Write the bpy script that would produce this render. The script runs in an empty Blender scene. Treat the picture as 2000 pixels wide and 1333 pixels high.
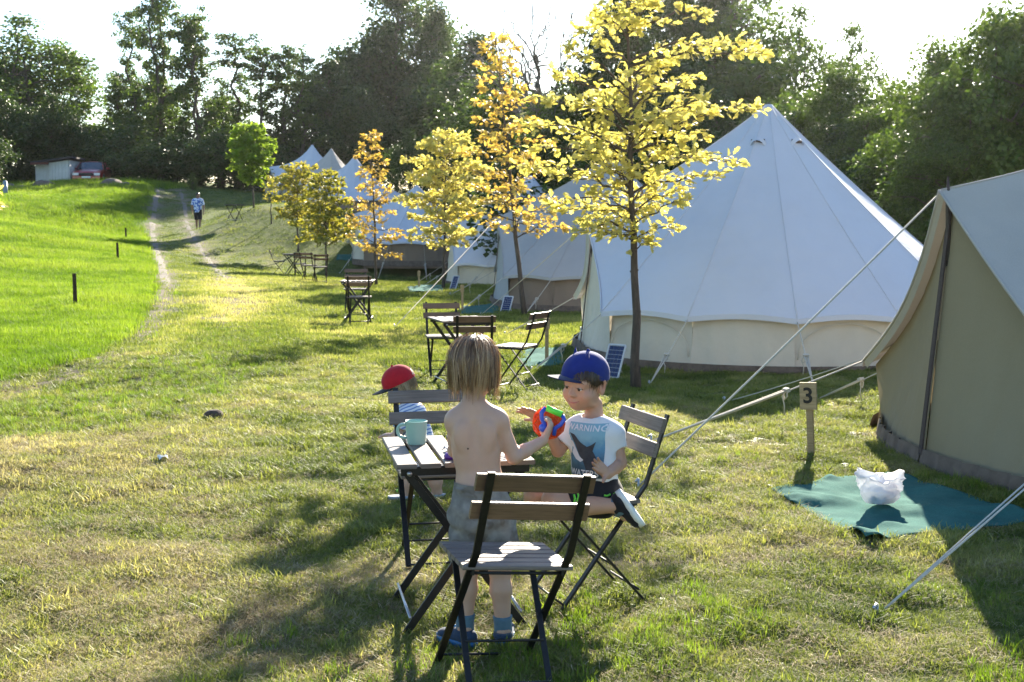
import bpy, math, random
import numpy as np
from mathutils import Vector, Matrix, Euler
from mathutils.bvhtree import BVHTree

SC = bpy.context.scene
COL = SC.collection
R = math.radians

# ------------------------------------------------------------------ camera, sky, sun, exposure
FPX, CAM_H, PITCH = 2450.0, 1.62, math.atan(236.5 / 2450.0)
cam_d = bpy.data.cameras.new('camera')
cam_d.sensor_width = 36.0
cam_d.lens = 36.0 * FPX / 2000.0
cam_d.clip_start, cam_d.clip_end = 0.05, 2000.0
cam_d.dof.use_dof = True
cam_d.dof.focus_distance = 6.0
cam_d.dof.aperture_fstop = 9.0
cam = bpy.data.objects.new('camera', cam_d)
COL.objects.link(cam)
cam.location = (0, 0, CAM_H)
cam.rotation_euler = (R(90) - PITCH, 0, 0)
SC.camera = cam

SUN_AZ, SUN_EL = R(14.5), R(25)          # azimuth to the right of the view axis, elevation
world = bpy.data.worlds.new('World')
SC.world = world
world.use_nodes = True
wn = world.node_tree.nodes
sky = wn.new('ShaderNodeTexSky')
sky.sky_type = 'NISHITA'
sky.sun_disc = False
sky.sun_elevation = SUN_EL
sky.sun_rotation = SUN_AZ
sky.air_density = 1.2
sky.dust_density = 0.5
sky.ozone_density = 4.0
wn['Background'].inputs['Strength'].default_value = 0.065
world.node_tree.links.new(sky.outputs[0], wn['Background'].inputs['Color'])

sun_d = bpy.data.lights.new('sun', 'SUN')
sun_d.energy = 5.0
sun_d.angle = R(0.53)
sun_d.color = (1.0, 0.90, 0.74)
sun = bpy.data.objects.new('sun', sun_d)
COL.objects.link(sun)
to_sun = Vector((math.sin(SUN_AZ) * math.cos(SUN_EL), math.cos(SUN_AZ) * math.cos(SUN_EL), math.sin(SUN_EL)))
sun.rotation_euler = to_sun.to_track_quat('Z', 'Y').to_euler()
sun.location = to_sun * 60

SC.view_settings.view_transform = 'Standard'
SC.view_settings.look = 'None'
SC.view_settings.exposure = 2.25
SC.view_settings.gamma = 1.0
SC.view_settings.use_curve_mapping = False
SC.cycles.use_denoising = True
SC.cycles.max_bounces = 8
SC.cycles.diffuse_bounces = 4
SC.cycles.transmission_bounces = 6
SC.cycles.volume_bounces = 0
SC.cycles.sample_clamp_indirect = 6.0

# ------------------------------------------------------------------ helpers: photo rays
def ray(px, py):
    cx = (px - 1000.0) / FPX
    cz = -(py - 666.5) / FPX
    s, c = math.sin(PITCH), math.cos(PITCH)
    return Vector((cx, c + cz * s, -s + cz * c))

def W(px, py, d):
    """Point of the sight line at distance d along the world's Y axis."""
    v = ray(px, py)
    return Vector((0, 0, CAM_H)) + v * (d / v.y)

# ------------------------------------------------------------------ helpers: meshes
class MB:
    def __init__(self):
        self.v, self.f = [], []
    def add(self, vs, fs):
        o = len(self.v)
        self.v.extend(tuple(p) for p in vs)
        self.f.extend(tuple(i + o for i in q) for q in fs)
        return self
    def box(self, c, size, rot=None):
        hx, hy, hz = size[0] / 2, size[1] / 2, size[2] / 2
        vs = [Vector((x, y, z)) for x in (-hx, hx) for y in (-hy, hy) for z in (-hz, hz)]
        if rot is not None:
            vs = [rot @ p for p in vs]
        c = Vector(c)
        return self.add([p + c for p in vs], [(0, 1, 3, 2), (4, 6, 7, 5), (0, 4, 5, 1), (2, 3, 7, 6), (0, 2, 6, 4), (1, 5, 7, 3)])
    def bar(self, p, q, w, t, up=(0, 0, 1), ch=0.15):
        """A straight bar with a chamfered rectangular section: w wide, t thick along up."""
        p, q = Vector(p), Vector(q)
        d = (q - p).normalized()
        u = Vector(up)
        s = d.cross(u)
        if s.length < 1e-4:
            s = d.cross(Vector((1, 0, 0)))
        s.normalize()
        u = s.cross(d).normalized()
        c = min(w, t) * ch
        a, b = w / 2, t / 2
        prof = [(-a + c, -b), (a - c, -b), (a, -b + c), (a, b - c), (a - c, b), (-a + c, b), (-a, b - c), (-a, -b + c)]
        vs = [p + s * x + u * y for x, y in prof] + [q + s * x + u * y for x, y in prof]
        fs = [(i, (i + 1) % 8, 8 + (i + 1) % 8, 8 + i) for i in range(8)]
        fs += [tuple(range(7, -1, -1)), tuple(range(8, 16))]
        return self.add(vs, fs)
    def tube(self, pts, rad, n=8, caps=True):
        pts = [Vector(p) for p in pts]
        m = len(pts)
        if not hasattr(rad, '__len__'):
            rad = [rad] * m
        vs, fs = [], []
        ref = None
        for i in range(m):
            d = (pts[min(i + 1, m - 1)] - pts[max(i - 1, 0)]).normalized()
            if ref is None:
                ref = d.orthogonal().normalized()
            s = (ref - d * ref.dot(d))
            if s.length < 1e-5:
                s = d.orthogonal()
            s.normalize()
            ref = s
            b = d.cross(s)
            for k in range(n):
                a = 2 * math.pi * k / n
                vs.append(pts[i] + (s * math.cos(a) + b * math.sin(a)) * rad[i])
        for i in range(m - 1):
            for k in range(n):
                k2 = (k + 1) % n
                fs.append((i * n + k, i * n + k2, (i + 1) * n + k2, (i + 1) * n + k))
        if caps:
            fs.append(tuple(range(n - 1, -1, -1)))
            fs.append(tuple(range((m - 1) * n, m * n)))
        return self.add(vs, fs)
    def lathe(self, prof, n=24, c=(0, 0, 0)):
        c = Vector(c)
        vs, fs = [], []
        for r, z in prof:
            for k in range(n):
                a = 2 * math.pi * k / n
                vs.append(c + Vector((r * math.cos(a), r * math.sin(a), z)))
        for i in range(len(prof) - 1):
            for k in range(n):
                k2 = (k + 1) % n
                fs.append((i * n + k, i * n + k2, (i + 1) * n + k2, (i + 1) * n + k))
        return self.add(vs, fs)
    def grid(self, P):
        """P: rows of points."""
        nr, nc = len(P), len(P[0])
        vs = [p for row in P for p in row]
        fs = [(i * nc + j, i * nc + j + 1, (i + 1) * nc + j + 1, (i + 1) * nc + j) for i in range(nr - 1) for j in range(nc - 1)]
        return self.add(vs, fs)
    def ball(self, c, r, n=12, m=8, sc=(1, 1, 1)):
        vs, fs = [], []
        c = Vector(c)
        for i in range(m + 1):
            th = math.pi * i / m
            for k in range(n):
                a = 2 * math.pi * k / n
                vs.append(c + Vector((r * sc[0] * math.sin(th) * math.cos(a), r * sc[1] * math.sin(th) * math.sin(a), r * sc[2] * math.cos(th))))
        for i in range(m):
            for k in range(n):
                k2 = (k + 1) % n
                fs.append((i * n + k, (i + 1) * n + k, (i + 1) * n + k2, i * n + k2))
        return self.add(vs, fs)
    def mesh(self, name, mat, smooth=False):
        return np_mesh(name, self.v, self.f, mat, smooth)

def np_mesh(name, v, f, mat, smooth=False):
    me = bpy.data.meshes.new(name)
    me.from_pydata([tuple(p) for p in v], [], f)
    if mat is not None:
        me.materials.append(mat)
    if smooth:
        me.polygons.foreach_set('use_smooth', [True] * len(me.polygons))
    me.update()
    return me

def fast_mesh(name, V, Q, mat, smooth=False):
    """V (n,3) array, Q (m,k) array of equal-sized faces."""
    V = np.asarray(V, np.float32)
    Q = np.asarray(Q, np.int32)
    me = bpy.data.meshes.new(name)
    me.vertices.add(len(V))
    me.vertices.foreach_set('co', V.ravel())
    m, k = Q.shape
    me.loops.add(m * k)
    me.loops.foreach_set('vertex_index', Q.ravel())
    me.polygons.add(m)
    me.polygons.foreach_set('loop_start', np.arange(0, m * k, k, dtype=np.int32))
    me.polygons.foreach_set('loop_total', np.full(m, k, dtype=np.int32))
    if smooth:
        me.polygons.foreach_set('use_smooth', np.ones(m, bool))
    me.materials.append(mat)
    me.update(calc_edges=True)
    me.validate()
    return me

def thing(name, label, cat, loc=(0, 0, 0), rotz=0.0, group=None):
    o = bpy.data.objects.new(name, None)
    o.empty_display_size = 0.2
    COL.objects.link(o)
    o.location = loc
    o.rotation_euler = (0, 0, rotz)
    o['label'], o['category'] = label, cat
    if group:
        o['group'] = group
    return o

def link(name, me, parent=None, loc=None, kind=None):
    o = bpy.data.objects.new(name, me)
    COL.objects.link(o)
    if parent is not None:
        o.parent = parent
    if loc is not None:
        o.location = loc
    if kind:
        o['kind'] = kind
    return o

def part(name, mb, mat, parent, smooth=False, loc=None, kind=None):
    return link(name, mb.mesh(name, mat, smooth), parent, loc, kind)

def single(name, mb, mat, label, cat, loc=(0, 0, 0), rotz=0.0, group=None, smooth=False):
    o = link(name, mb.mesh(name, mat, smooth), None, loc)
    o.rotation_euler = (0, 0, rotz)
    o['label'], o['category'] = label, cat
    if group:
        o['group'] = group
    return o

def copy_tree(o, parent=None):
    c = o.copy()
    COL.objects.link(c)
    if parent is not None:
        c.parent = parent
    for ch in [x for x in KIDS(o)]:
        copy_tree(ch, c)
    return c

def KIDS(o):
    return list(o.children)

def dup(root, loc, rotz, label, group=None):
    c = copy_tree(root)
    c.location = loc
    c.rotation_euler = (0, 0, rotz)
    c['label'] = label
    if group:
        c['group'] = group
    return c

# value noise (numpy) used for terrain, masks and cloth
_rs = np.random.RandomState(7)
_tab = _rs.rand(64, 64)
def vnoise(x, y, f=1.0, o=0):
    x = np.asarray(x, float) * f + o * 17.31
    y = np.asarray(y, float) * f + o * 9.77
    xi, yi = np.floor(x).astype(int), np.floor(y).astype(int)
    xf, yf = x - xi, y - yi
    xf, yf = xf * xf * (3 - 2 * xf), yf * yf * (3 - 2 * yf)
    a, b = _tab[xi % 64, yi % 64], _tab[(xi + 1) % 64, yi % 64]
    c, d = _tab[xi % 64, (yi + 1) % 64], _tab[(xi + 1) % 64, (yi + 1) % 64]
    return (a * (1 - xf) + b * xf) * (1 - yf) + (c * (1 - xf) + d * xf) * yf
def fbm(x, y, f=1.0, oct=3, o=0):
    s, a, t = 0, 1.0, 0
    for i in range(oct):
        s = s + a * vnoise(x, y, f * 2 ** i, o + i)
        t += a
        a *= 0.5
    return s / t
def sstep(a, b, x):
    t = np.clip((x - a) / (b - a), 0, 1)
    return t * t * (3 - 2 * t)

# ------------------------------------------------------------------ helpers: materials
def mat_base(name):
    m = bpy.data.materials.new(name)
    m.use_nodes = True
    nt = m.node_tree
    b = nt.nodes['Principled BSDF']
    return m, nt, b

def N(nt, t, **kw):
    n = nt.nodes.new(t)
    for k, v in kw.items():
        setattr(n, k, v)
    return n

def noise_tex(nt, scale, detail=4, rough=0.55, vec=None, dim='3D'):
    n = N(nt, 'ShaderNodeTexNoise', noise_dimensions=dim)
    n.inputs['Scale'].default_value = scale
    n.inputs['Detail'].default_value = detail
    n.inputs['Roughness'].default_value = rough
    if vec is not None:
        nt.links.new(vec, n.inputs['Vector'])
    return n

def ramp(nt, fac, stops):
    r = N(nt, 'ShaderNodeValToRGB')
    el = r.color_ramp.elements
    while len(el) > len(stops):
        el.remove(el[-1])
    while len(el) < len(stops):
        el.new(0.5)
    for e, (p, c) in zip(el, stops):
        e.position = p
        e.color = (c[0], c[1], c[2], 1)
    nt.links.new(fac, r.inputs['Fac'])
    return r

def mixc(nt, fac, a, b, mode='MIX'):
    m = N(nt, 'ShaderNodeMix', data_type='RGBA', blend_type=mode)
    for sock, v in ((m.inputs[0], fac), (m.inputs[6], a), (m.inputs[7], b)):
        if hasattr(v, 'is_output'):
            nt.links.new(v, sock)
        elif isinstance(v, (int, float)):
            sock.default_value = v
        else:
            sock.default_value = (v[0], v[1], v[2], 1)
    return m.outputs[2]

def bump(nt, b, height, strength=0.3, dist=0.01):
    n = N(nt, 'ShaderNodeBump')
    n.inputs['Strength'].default_value = strength
    n.inputs['Distance'].default_value = dist
    nt.links.new(height, n.inputs['Height'])
    nt.links.new(n.outputs[0], b.inputs['Normal'])
    return n

def plain(name, col, rough=0.6, metal=0.0, var=0.12, scale=30.0, bmp=0.0, spec=0.5):
    m, nt, b = mat_base(name)
    tc = N(nt, 'ShaderNodeTexCoord')
    n = noise_tex(nt, scale, 4, 0.6, tc.outputs['Object'])
    c = np.array(col)
    r = ramp(nt, n.outputs['Fac'], [(0.3, c * (1 - var)), (0.7, np.minimum(c * (1 + var), 0.95))])
    nt.links.new(r.outputs[0], b.inputs['Base Color'])
    b.inputs['Roughness'].default_value = rough
    b.inputs['Metallic'].default_value = metal
    b.inputs['Specular IOR Level'].default_value = spec
    if bmp:
        bump(nt, b, n.outputs['Fac'], bmp, 0.004)
    return m

def add_translucent(m, fac, tint=(1, 1, 1)):
    """Light passing through thin cloth or leaves: part of the diffuse goes out of the far side."""
    nt = m.node_tree
    b = nt.nodes['Principled BSDF']
    out = nt.nodes['Material Output']
    tr = N(nt, 'ShaderNodeBsdfTranslucent')
    if b.inputs['Base Color'].is_linked:
        src = b.inputs['Base Color'].links[0].from_socket
        mx = mixc(nt, 1.0, src, tint, 'MULTIPLY')
        nt.links.new(mx, tr.inputs['Color'])
    else:
        c = b.inputs['Base Color'].default_value
        tr.inputs['Color'].default_value = (c[0] * tint[0], c[1] * tint[1], c[2] * tint[2], 1)
    mixs = N(nt, 'ShaderNodeMixShader')
    mixs.inputs[0].default_value = fac
    nt.links.new(b.outputs[0], mixs.inputs[1])
    nt.links.new(tr.outputs[0], mixs.inputs[2])
    nt.links.new(mixs.outputs[0], out.inputs['Surface'])
    return m
# ------------------------------------------------------------------ terrain: a smooth surface through surveyed spots
CTRL = [  # photo x, photo y, distance
    (1243, 760, 12.6), (147, 605, 22.0), (230, 512, 36.0), (246, 470, 48.0), (387, 473, 54.0),
    (298, 470, 51.0), (305, 440, 56.0), (360, 430, 58.5), (308, 395, 64.0), (358, 395, 64.5), (330, 366, 71.0),
    (497, 402, 53.0), (440, 404, 54.0), (620, 400, 56.0), (500, 446, 49.5), (600, 452, 49.0), (560, 517, 45.5), (620, 540, 42.0),
    (780, 531, 46.0), (715, 430, 57.0), (900, 557, 35.5), (1060, 604, 25.0), (1350, 713, 14.6), (1600, 713, 14.6),
    (860, 755, 13.2), (1030, 764, 12.6), (700, 630, 20.8), (400, 580, 24.0),
    (20, 366, 75.0), (72, 361, 75.0), (110, 361, 75.0), (150, 360, 75.0), (181, 358, 73.0), (240, 358, 72.0), (200, 367, 66.0), (100, 374, 66.0), (50, 384, 60.0), (10, 382, 60.0), (250, 367, 66.0), (285, 375, 62.0), (100, 450, 44.0), (0, 500, 36.0), (0, 620, 20.0),
    (200, 560, 28.0), (260, 420, 55.0), (150, 400, 55.0),
]
FIXED = [  # x, y, z of the ground outside what the photo measures
    (0, 0, 0), (0, 3, 0), (-3, 4, 0.0), (3, 4, 0.0), (0, 5, 0), (2.5, 7, 0), (-2.9, 7.6, 0.14), (-1.9, 9.6, 0.16), (-1.0, 8.2, 0.02), (2, 9, 0), (-1.0, 10.5, .03), (-4.5, 11.5, 0.03), (-2.6, 13.5, 0.20), (-5.5, 13.5, 0.04),
    (0, -10, 0), (-20, -10, 0), (20, -10, 0), (-12, 8, 0.1), (12, 8, 0.1), (-30, 20, 1.2), (-45, 45, 3.0),
    (6, 17, 0.0), (10, 25, 0.3), (6, 33, 0.2), (14, 40, 0.8), (3, 46, 0.1), (0, 58, 1.8), (4, 70, 2.4), (-6, 66, 2.3), (-10, 75, 2.9), (-14, 85, 3.4),
    (-22, 90, 4.2), (-40, 90, 4.5), (0, 100, 3.5), (30, 60, 2.0), (40, 100, 3.5),
    (-140, 0, 3), (-140, 120, 6), (-120, 240, 6), (0, 240, 5), (120, 240, 5), (130, 100, 4), (130, 0, 2), (0, -60, 0), (-100, -60, 1), (100, -60, 1),
]
_pts = [tuple(W(*c)) for c in CTRL] + FIXED
_P = np.array(_pts)
def _tps(xy, c):
    d2 = ((xy[:, None, :] - c[None]) ** 2).sum(-1)
    return 0.5 * d2 * np.log(d2 + 1e-9)
_c = _P[:, :2] / 30.0
_K = _tps(_c, _c) + np.eye(len(_c)) * 0.004
_A = np.zeros((len(_c) + 3,) * 2)
_A[:len(_c), :len(_c)] = _K
_A[:len(_c), len(_c)] = 1
_A[:len(_c), len(_c) + 1:] = _c
_A[len(_c):, :len(_c)] = _A[:len(_c), len(_c):].T
_w = np.linalg.solve(_A, np.concatenate([_P[:, 2], np.zeros(3)]))
def height(x, y):
    x, y = np.atleast_1d(np.asarray(x, float)), np.atleast_1d(np.asarray(y, float))
    sh = x.shape
    x, y = x.ravel(), y.ravel()
    out = np.zeros(len(x))
    for i in range(0, len(x), 40000):
        xy = np.stack([x[i:i + 40000], y[i:i + 40000]], 1) / 30.0
        out[i:i + 40000] = _tps(xy, _c) @ _w[:-3] + _w[-3] + xy @ _w[-2:]
    # small unevenness of a mown meadow
    out += (fbm(x, y, 0.9, 3) - 0.5) * 0.07 + (fbm(x, y, 4.0, 2, 5) - 0.5) * 0.045 * sstep(40, 15, y)
    return out.reshape(sh)
def hz(x, y):
    return float(height(x, y)[0])
def G(px, py):
    """Where a sight line meets the ground."""
    v = ray(px, py)
    o = Vector((0, 0, CAM_H))
    ts = np.concatenate([np.arange(2.5, 30, 0.1), np.arange(30, 130, 0.4)])
    z = o.z + v.z * ts - height(v.x * ts, v.y * ts)
    k = np.where(z < 0)[0]
    if len(k) == 0:
        t = 120.0
    else:
        i = max(k[0], 1)
        t = ts[i - 1] + (ts[i] - ts[i - 1]) * z[i - 1] / (z[i - 1] - z[i] + 1e-9)
    p = o + v * t
    p.z = hz(p.x, p.y)
    return p
def on(x, y, dz=0.0):
    return Vector((x, y, hz(x, y) + dz))

# track ruts and the edge of the tall meadow, from spots on the ground
RUT_L = [G(*p) for p in [(309, 368), (303, 400), (297, 440), (302, 475), (316, 520), (326, 560), (316, 610), (288, 650), (225, 693), (140, 725), (40, 757), (-120, 800)]]
RUT_R = [G(*p) for p in [(352, 370), (360, 400), (364, 430), (380, 470), (410, 510), (440, 545)]]
WORN = [G(*p) for p in [(440, 545), (470, 590), (430, 640), (330, 720), (180, 800), (60, 850), (-80, 890)]]
EDGE = [G(*p) for p in [(296, 372), (288, 420), (286, 460), (300, 510), (308, 560), (300, 600), (260, 650), (190, 690), (100, 718), (0, 742), (-150, 780)]]
def pdist(x, y, poly):
    d = np.full(x.shape, 1e9)
    for a, b in zip(poly[:-1], poly[1:]):
        ex, ey = b.x - a.x, b.y - a.y
        t = np.clip(((x - a.x) * ex + (y - a.y) * ey) / (ex * ex + ey * ey + 1e-9), 0, 1)
        d = np.minimum(d, np.hypot(x - a.x - t * ex, y - a.y - t * ey))
    return d
_ey = np.array([p.y for p in EDGE][::-1]); _ex = np.array([p.x for p in EDGE][::-1])
_o = np.argsort(_ey); _ey, _ex = _ey[_o], _ex[_o]
def lush_mask(x, y):
    bx = np.interp(y, _ey, _ex, left=-9.0)
    w = 0.25 + 0.01 * y
    return sstep(-w, w, bx - x + (vnoise(x, y, 1.3, 3) - .5) * 0.5) * sstep(78, 70, y)
def masks(x, y):
    """lush meadow, trodden dirt, dryness of the mown lawn"""
    lush = lush_mask(x, y)
    n = fbm(x, y, 2.2, 3, 11) - 0.5
    dr = np.minimum(pdist(x, y, RUT_L), pdist(x, y, RUT_R))
    dirt = sstep(0.40, 0.08, dr + n * 0.5) * (.85 + .15 * sstep(18, 27, y))
    dw = pdist(x, y, WORN)
    worn = sstep(0.8, 0.2, dw + n * 0.9) * 0.6
    dirt = np.maximum(dirt, sstep(.45, .1, dw + n * 0.9) * .5)
    dry = 0.24 + 1.1 * (fbm(x, y, 0.55, 3, 21) - 0.5) + 0.9 * (fbm(x, y, 2.6, 2, 31) - 0.5)
    strip = sstep(1.0, 0.4, np.abs(pdist(x, y, RUT_L) - 1.25)) * sstep(0.3, 1.0, x - np.interp(y, _ey, _ex)) * sstep(22, 17, y)
    dry = dry + 0.14 * sstep(9, 5, y) * sstep(1.0, -1.5, x) + worn * 1.0 - strip * 0.8
    # terraces at the back stay green and bare patches by the mat
    dry = dry - 0.25 * sstep(30, 50, y)
    for cx, cy, r in BARE:
        dirt = np.maximum(dirt, 0.8 * sstep(r, r * 0.35, np.hypot(x - cx, (y - cy) * 1.4) + n * r * 0.8))
    return lush, np.clip(dirt, 0, 1), np.clip(dry, 0, 1), strip
BARE = []
for px, py, r in [(1660, 1060, .38), (1250, 1105, .22), (1640, 1130, .2), (930, 1260, .16), (520, 1215, .2), (1650, 1190, .22), (330, 900, .3), (420, 980, .25), (1390, 1130, .12)]:
    p = G(px, py)
    BARE.append((p.x, p.y, r))

def axis(lo, hi, a, b, step, grow):
    c = list(np.arange(a, b + 1e-6, step))
    s = step
    while c[-1] < hi:
        s *= grow
        c.append(min(c[-1] + s, hi))
    s = step
    while c[0] > lo:
        s *= grow
        c.insert(0, max(c[0] - s, lo))
    return np.array(c)
gx = axis(-160, 150, -5, 4.5, 0.075, 1.05)
gy = axis(-14, 260, 2.6, 15, 0.075, 1.022)
GX, GY = np.meshgrid(gx, gy, indexing='ij')
GZ = height(GX, GY)
lu, di, dr_, st_ = masks(GX.ravel(), GY.ravel())
nx, ny = GX.shape
idx = np.arange(nx * ny).reshape(nx, ny)
quads = np.stack([idx[:-1, :-1], idx[1:, :-1], idx[1:, 1:], idx[:-1, 1:]], -1).reshape(-1, 4)

mg, nt, b = mat_base('meadow soil')
tc = N(nt, 'ShaderNodeTexCoord')
at = lambda s: N(nt, 'ShaderNodeAttribute', attribute_name=s).outputs['Fac']
fine = noise_tex(nt, 55, 6, 0.7, tc.outputs['Object'])
mid = noise_tex(nt, 7, 5, 0.65, tc.outputs['Object'])
green = ramp(nt, fine.outputs['Fac'], [(0.25, (0.03, 0.045, 0.010)), (0.55, (0.085, 0.12, 0.022)), (0.8, (0.16, 0.18, 0.05))])
straw = ramp(nt, fine.outputs['Fac'], [(0.25, (0.06, 0.05, 0.022)), (0.55, (0.20, 0.175, 0.075)), (0.8, (0.36, 0.32, 0.16))])
lushc = ramp(nt, fine.outputs['Fac'], [(0.25, (0.03, 0.075, 0.006)), (0.6, (0.07, 0.16, 0.014)), (0.85, (0.12, 0.23, 0.03))])
dirtc = ramp(nt, fine.outputs['Fac'], [(0.3, (0.10, 0.08, 0.06)), (0.6, (0.18, 0.15, 0.115)), (0.8, (0.28, 0.24, 0.20))])
mth = N(nt, 'ShaderNodeMath', operation='MULTIPLY_ADD')
nt.links.new(mid.outputs['Fac'], mth.inputs[0]); mth.inputs[1].default_value = 0.9
sub = N(nt, 'ShaderNodeMath', operation='ADD'); sub.inputs[1].default_value = -0.45
nt.links.new(at('dry'), sub.inputs[0]); nt.links.new(sub.outputs[0], mth.inputs[2])
mth.use_clamp = True
c1 = mixc(nt, mth.outputs[0], green.outputs[0], straw.outputs[0])
c2 = mixc(nt, at('lush'), c1, lushc.outputs[0])
c3 = mixc(nt, at('dirt'), c2, dirtc.outputs[0])
nt.links.new(c3, b.inputs['Base Color'])
b.inputs['Roughness'].default_value = 0.95
b.inputs['Specular IOR Level'].default_value = 0.15
bump(nt, b, fine.outputs['Fac'], 0.9, 0.03)

gm = fast_mesh('ground', np.stack([GX.ravel(), GY.ravel(), GZ.ravel()], 1), quads, mg, True)
for nm, arr in (('lush', lu), ('dirt', di), ('dry', dr_)):
    a = gm.attributes.new(nm, 'FLOAT', 'POINT')
    a.data.foreach_set('value', arr.astype(np.float32))
link('ground', gm, kind='structure')

# the two wheel ruts: gravel strips lying on the ground
mt, nt, b = mat_base('track gravel')
tc = N(nt, 'ShaderNodeTexCoord')
f1 = noise_tex(nt, 40, 6, 0.75, tc.outputs['Object'])
r1 = ramp(nt, f1.outputs['Fac'], [(0.3, (0.075, 0.066, 0.052)), (0.55, (0.145, 0.128, 0.104)), (0.75, (0.24, 0.22, 0.185))])
nt.links.new(r1.outputs[0], b.inputs['Base Color'])
b.inputs['Roughness'].default_value = 0.95
bump(nt, b, f1.outputs['Fac'], 0.8, 0.02)
def rut(name, poly, w):
    pts = []
    for a, c in zip(poly[:-1], poly[1:]):
        n = max(3, int((c - a).length / 0.18))
        pts += [a.lerp(c, i / n) for i in range(n)]
    pts.append(poly[-1])
    # smooth
    P = np.array([(p.x, p.y) for p in pts])
    for _ in range(30):
        P[1:-1] = P[1:-1] * .5 + (P[:-2] + P[2:]) * .25
    T = np.gradient(P, axis=0)
    T /= np.linalg.norm(T, axis=1)[:, None]
    S = np.stack([T[:, 1], -T[:, 0]], 1)
    rows = []
    s = np.arange(len(P)) * 0.18
    for k, u in enumerate(np.linspace(-1, 1, 7)):
        ww = w * (1 + 0.9 * (fbm(s, s * 0 + (3 if u < 0 else 8), 1.6, 3, 40) - 0.5)) * np.clip(np.minimum(s, s[-1] - s) / 2.0, 0.15, 1)
        rows.append(P + S * (u * ww)[:, None])
    rows = np.array(rows)
    z = height(rows[..., 0], rows[..., 1]) + 0.006 - 0.012 * (np.abs(np.linspace(-1, 1, 7)) > 0.99)[:, None]
    V = np.concatenate([rows, z[..., None]], -1).reshape(-1, 3)
    n, m = rows.shape[:2]
    ii = np.arange(n * m).reshape(n, m)
    q = np.stack([ii[:-1, :-1], ii[1:, :-1], ii[1:, 1:], ii[:-1, 1:]], -1).reshape(-1, 4)[:, ::-1]
    o = link(name, fast_mesh(name, V, q, mt, True), kind='structure')
rut('track', RUT_L[:6], 0.13)
rut('track', RUT_R, 0.10)
# ------------------------------------------------------------------ grass: real blades, one object per kind of growth
def blade_mat(name, stops, trans, rough=0.55):
    m, nt, b = mat_base(name)
    a = N(nt, 'ShaderNodeAttribute', attribute_name='tint', attribute_type='INSTANCER')
    r = ramp(nt, a.outputs['Fac'], stops)
    nt.links.new(r.outputs[0], b.inputs['Base Color'])
    b.inputs['Roughness'].default_value = rough
    b.inputs['Specular IOR Level'].default_value = 0.35
    return add_translucent(m, trans, (1.15, 1.15, 0.75))
M_LAWN = blade_mat('lawn blades', [(0.0, (0.065, 0.10, 0.018)), (0.40, (0.20, 0.235, 0.048)), (0.75, (0.36, 0.35, 0.12)), (1.0, (0.48, 0.42, 0.22))], 0.5)
M_LUSH = blade_mat('lush blades', [(0.0, (0.075, 0.14, 0.008)), (0.5, (0.14, 0.225, 0.016)), (1.0, (0.21, 0.28, 0.035))], 0.55)
M_STRAW = blade_mat('straw', [(0.0, (0.15, 0.11, 0.05)), (0.5, (0.27, 0.215, 0.11)), (1.0, (0.42, 0.36, 0.23))], 0.25, 0.9)

def blades(name, mat, n, hmin, hmax, wid, spread, lean, rs, seg=3, flat=0.0):
    V, Q = [], []
    for i in range(n):
        a = rs.uniform(0, 2 * math.pi)
        r = spread * math.sqrt(rs.rand())
        x0, y0 = r * math.cos(a), r * math.sin(a)
        h = rs.uniform(hmin, hmax)
        da = rs.uniform(0, 2 * math.pi)
        ln = lean * rs.uniform(0.3, 1.2)
        w = wid * rs.uniform(0.6, 1.2)
        fa = da + math.pi / 2 + rs.uniform(-.6, .6)
        o = len(V)
        z0 = rs.uniform(0.004, 0.02) if flat else -0.005
        for k in range(seg + 1):
            t = k / seg
            ww = w * (1 - t) ** 0.7 * 0.5 + 0.0003
            bend = h * ln * t * t
            px = x0 + math.cos(da) * (bend + flat * h * t)
            py = y0 + math.sin(da) * (bend + flat * h * t)
            pz = z0 + (h * t * (1 - 0.35 * ln * t)) * (1 - 0.93 * flat) + (0.008 * math.sin(t * 5 + i) if flat else 0)
            V += [(px - math.cos(fa) * ww, py - math.sin(fa) * ww, pz), (px + math.cos(fa) * ww, py + math.sin(fa) * ww, pz)]
        Q += [(o + 2 * k, o + 2 * k + 1, o + 2 * k + 3, o + 2 * k + 2) for k in range(seg)]
    return fast_mesh(name, V, Q, mat)

def weed(name, mat, rs, n=9, ln=0.05, up=0.5):
    V, Q = [], []
    for i in range(n):
        a = i * 2.4 + rs.uniform(-.3, .3)
        L, e = ln * rs.uniform(.6, 1.2), up * rs.uniform(.5, 1.4)
        d = Vector((math.cos(a) * math.cos(e), math.sin(a) * math.cos(e), math.sin(e)))
        s = Vector((-math.sin(a), math.cos(a), 0))
        o = len(V)
        for t, w in ((0.1, .08), (.45, .3), (.75, .28), (1.0, .03)):
            p = d * (L * t) - Vector((0, 0, L * .35 * t * t))
            V += [p - s * (w * L), p + s * (w * L)]
        Q += [(o + 2 * k, o + 2 * k + 1, o + 2 * k + 3, o + 2 * k + 2) for k in range(3)]
    return fast_mesh(name, V, Q, mat)

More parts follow.
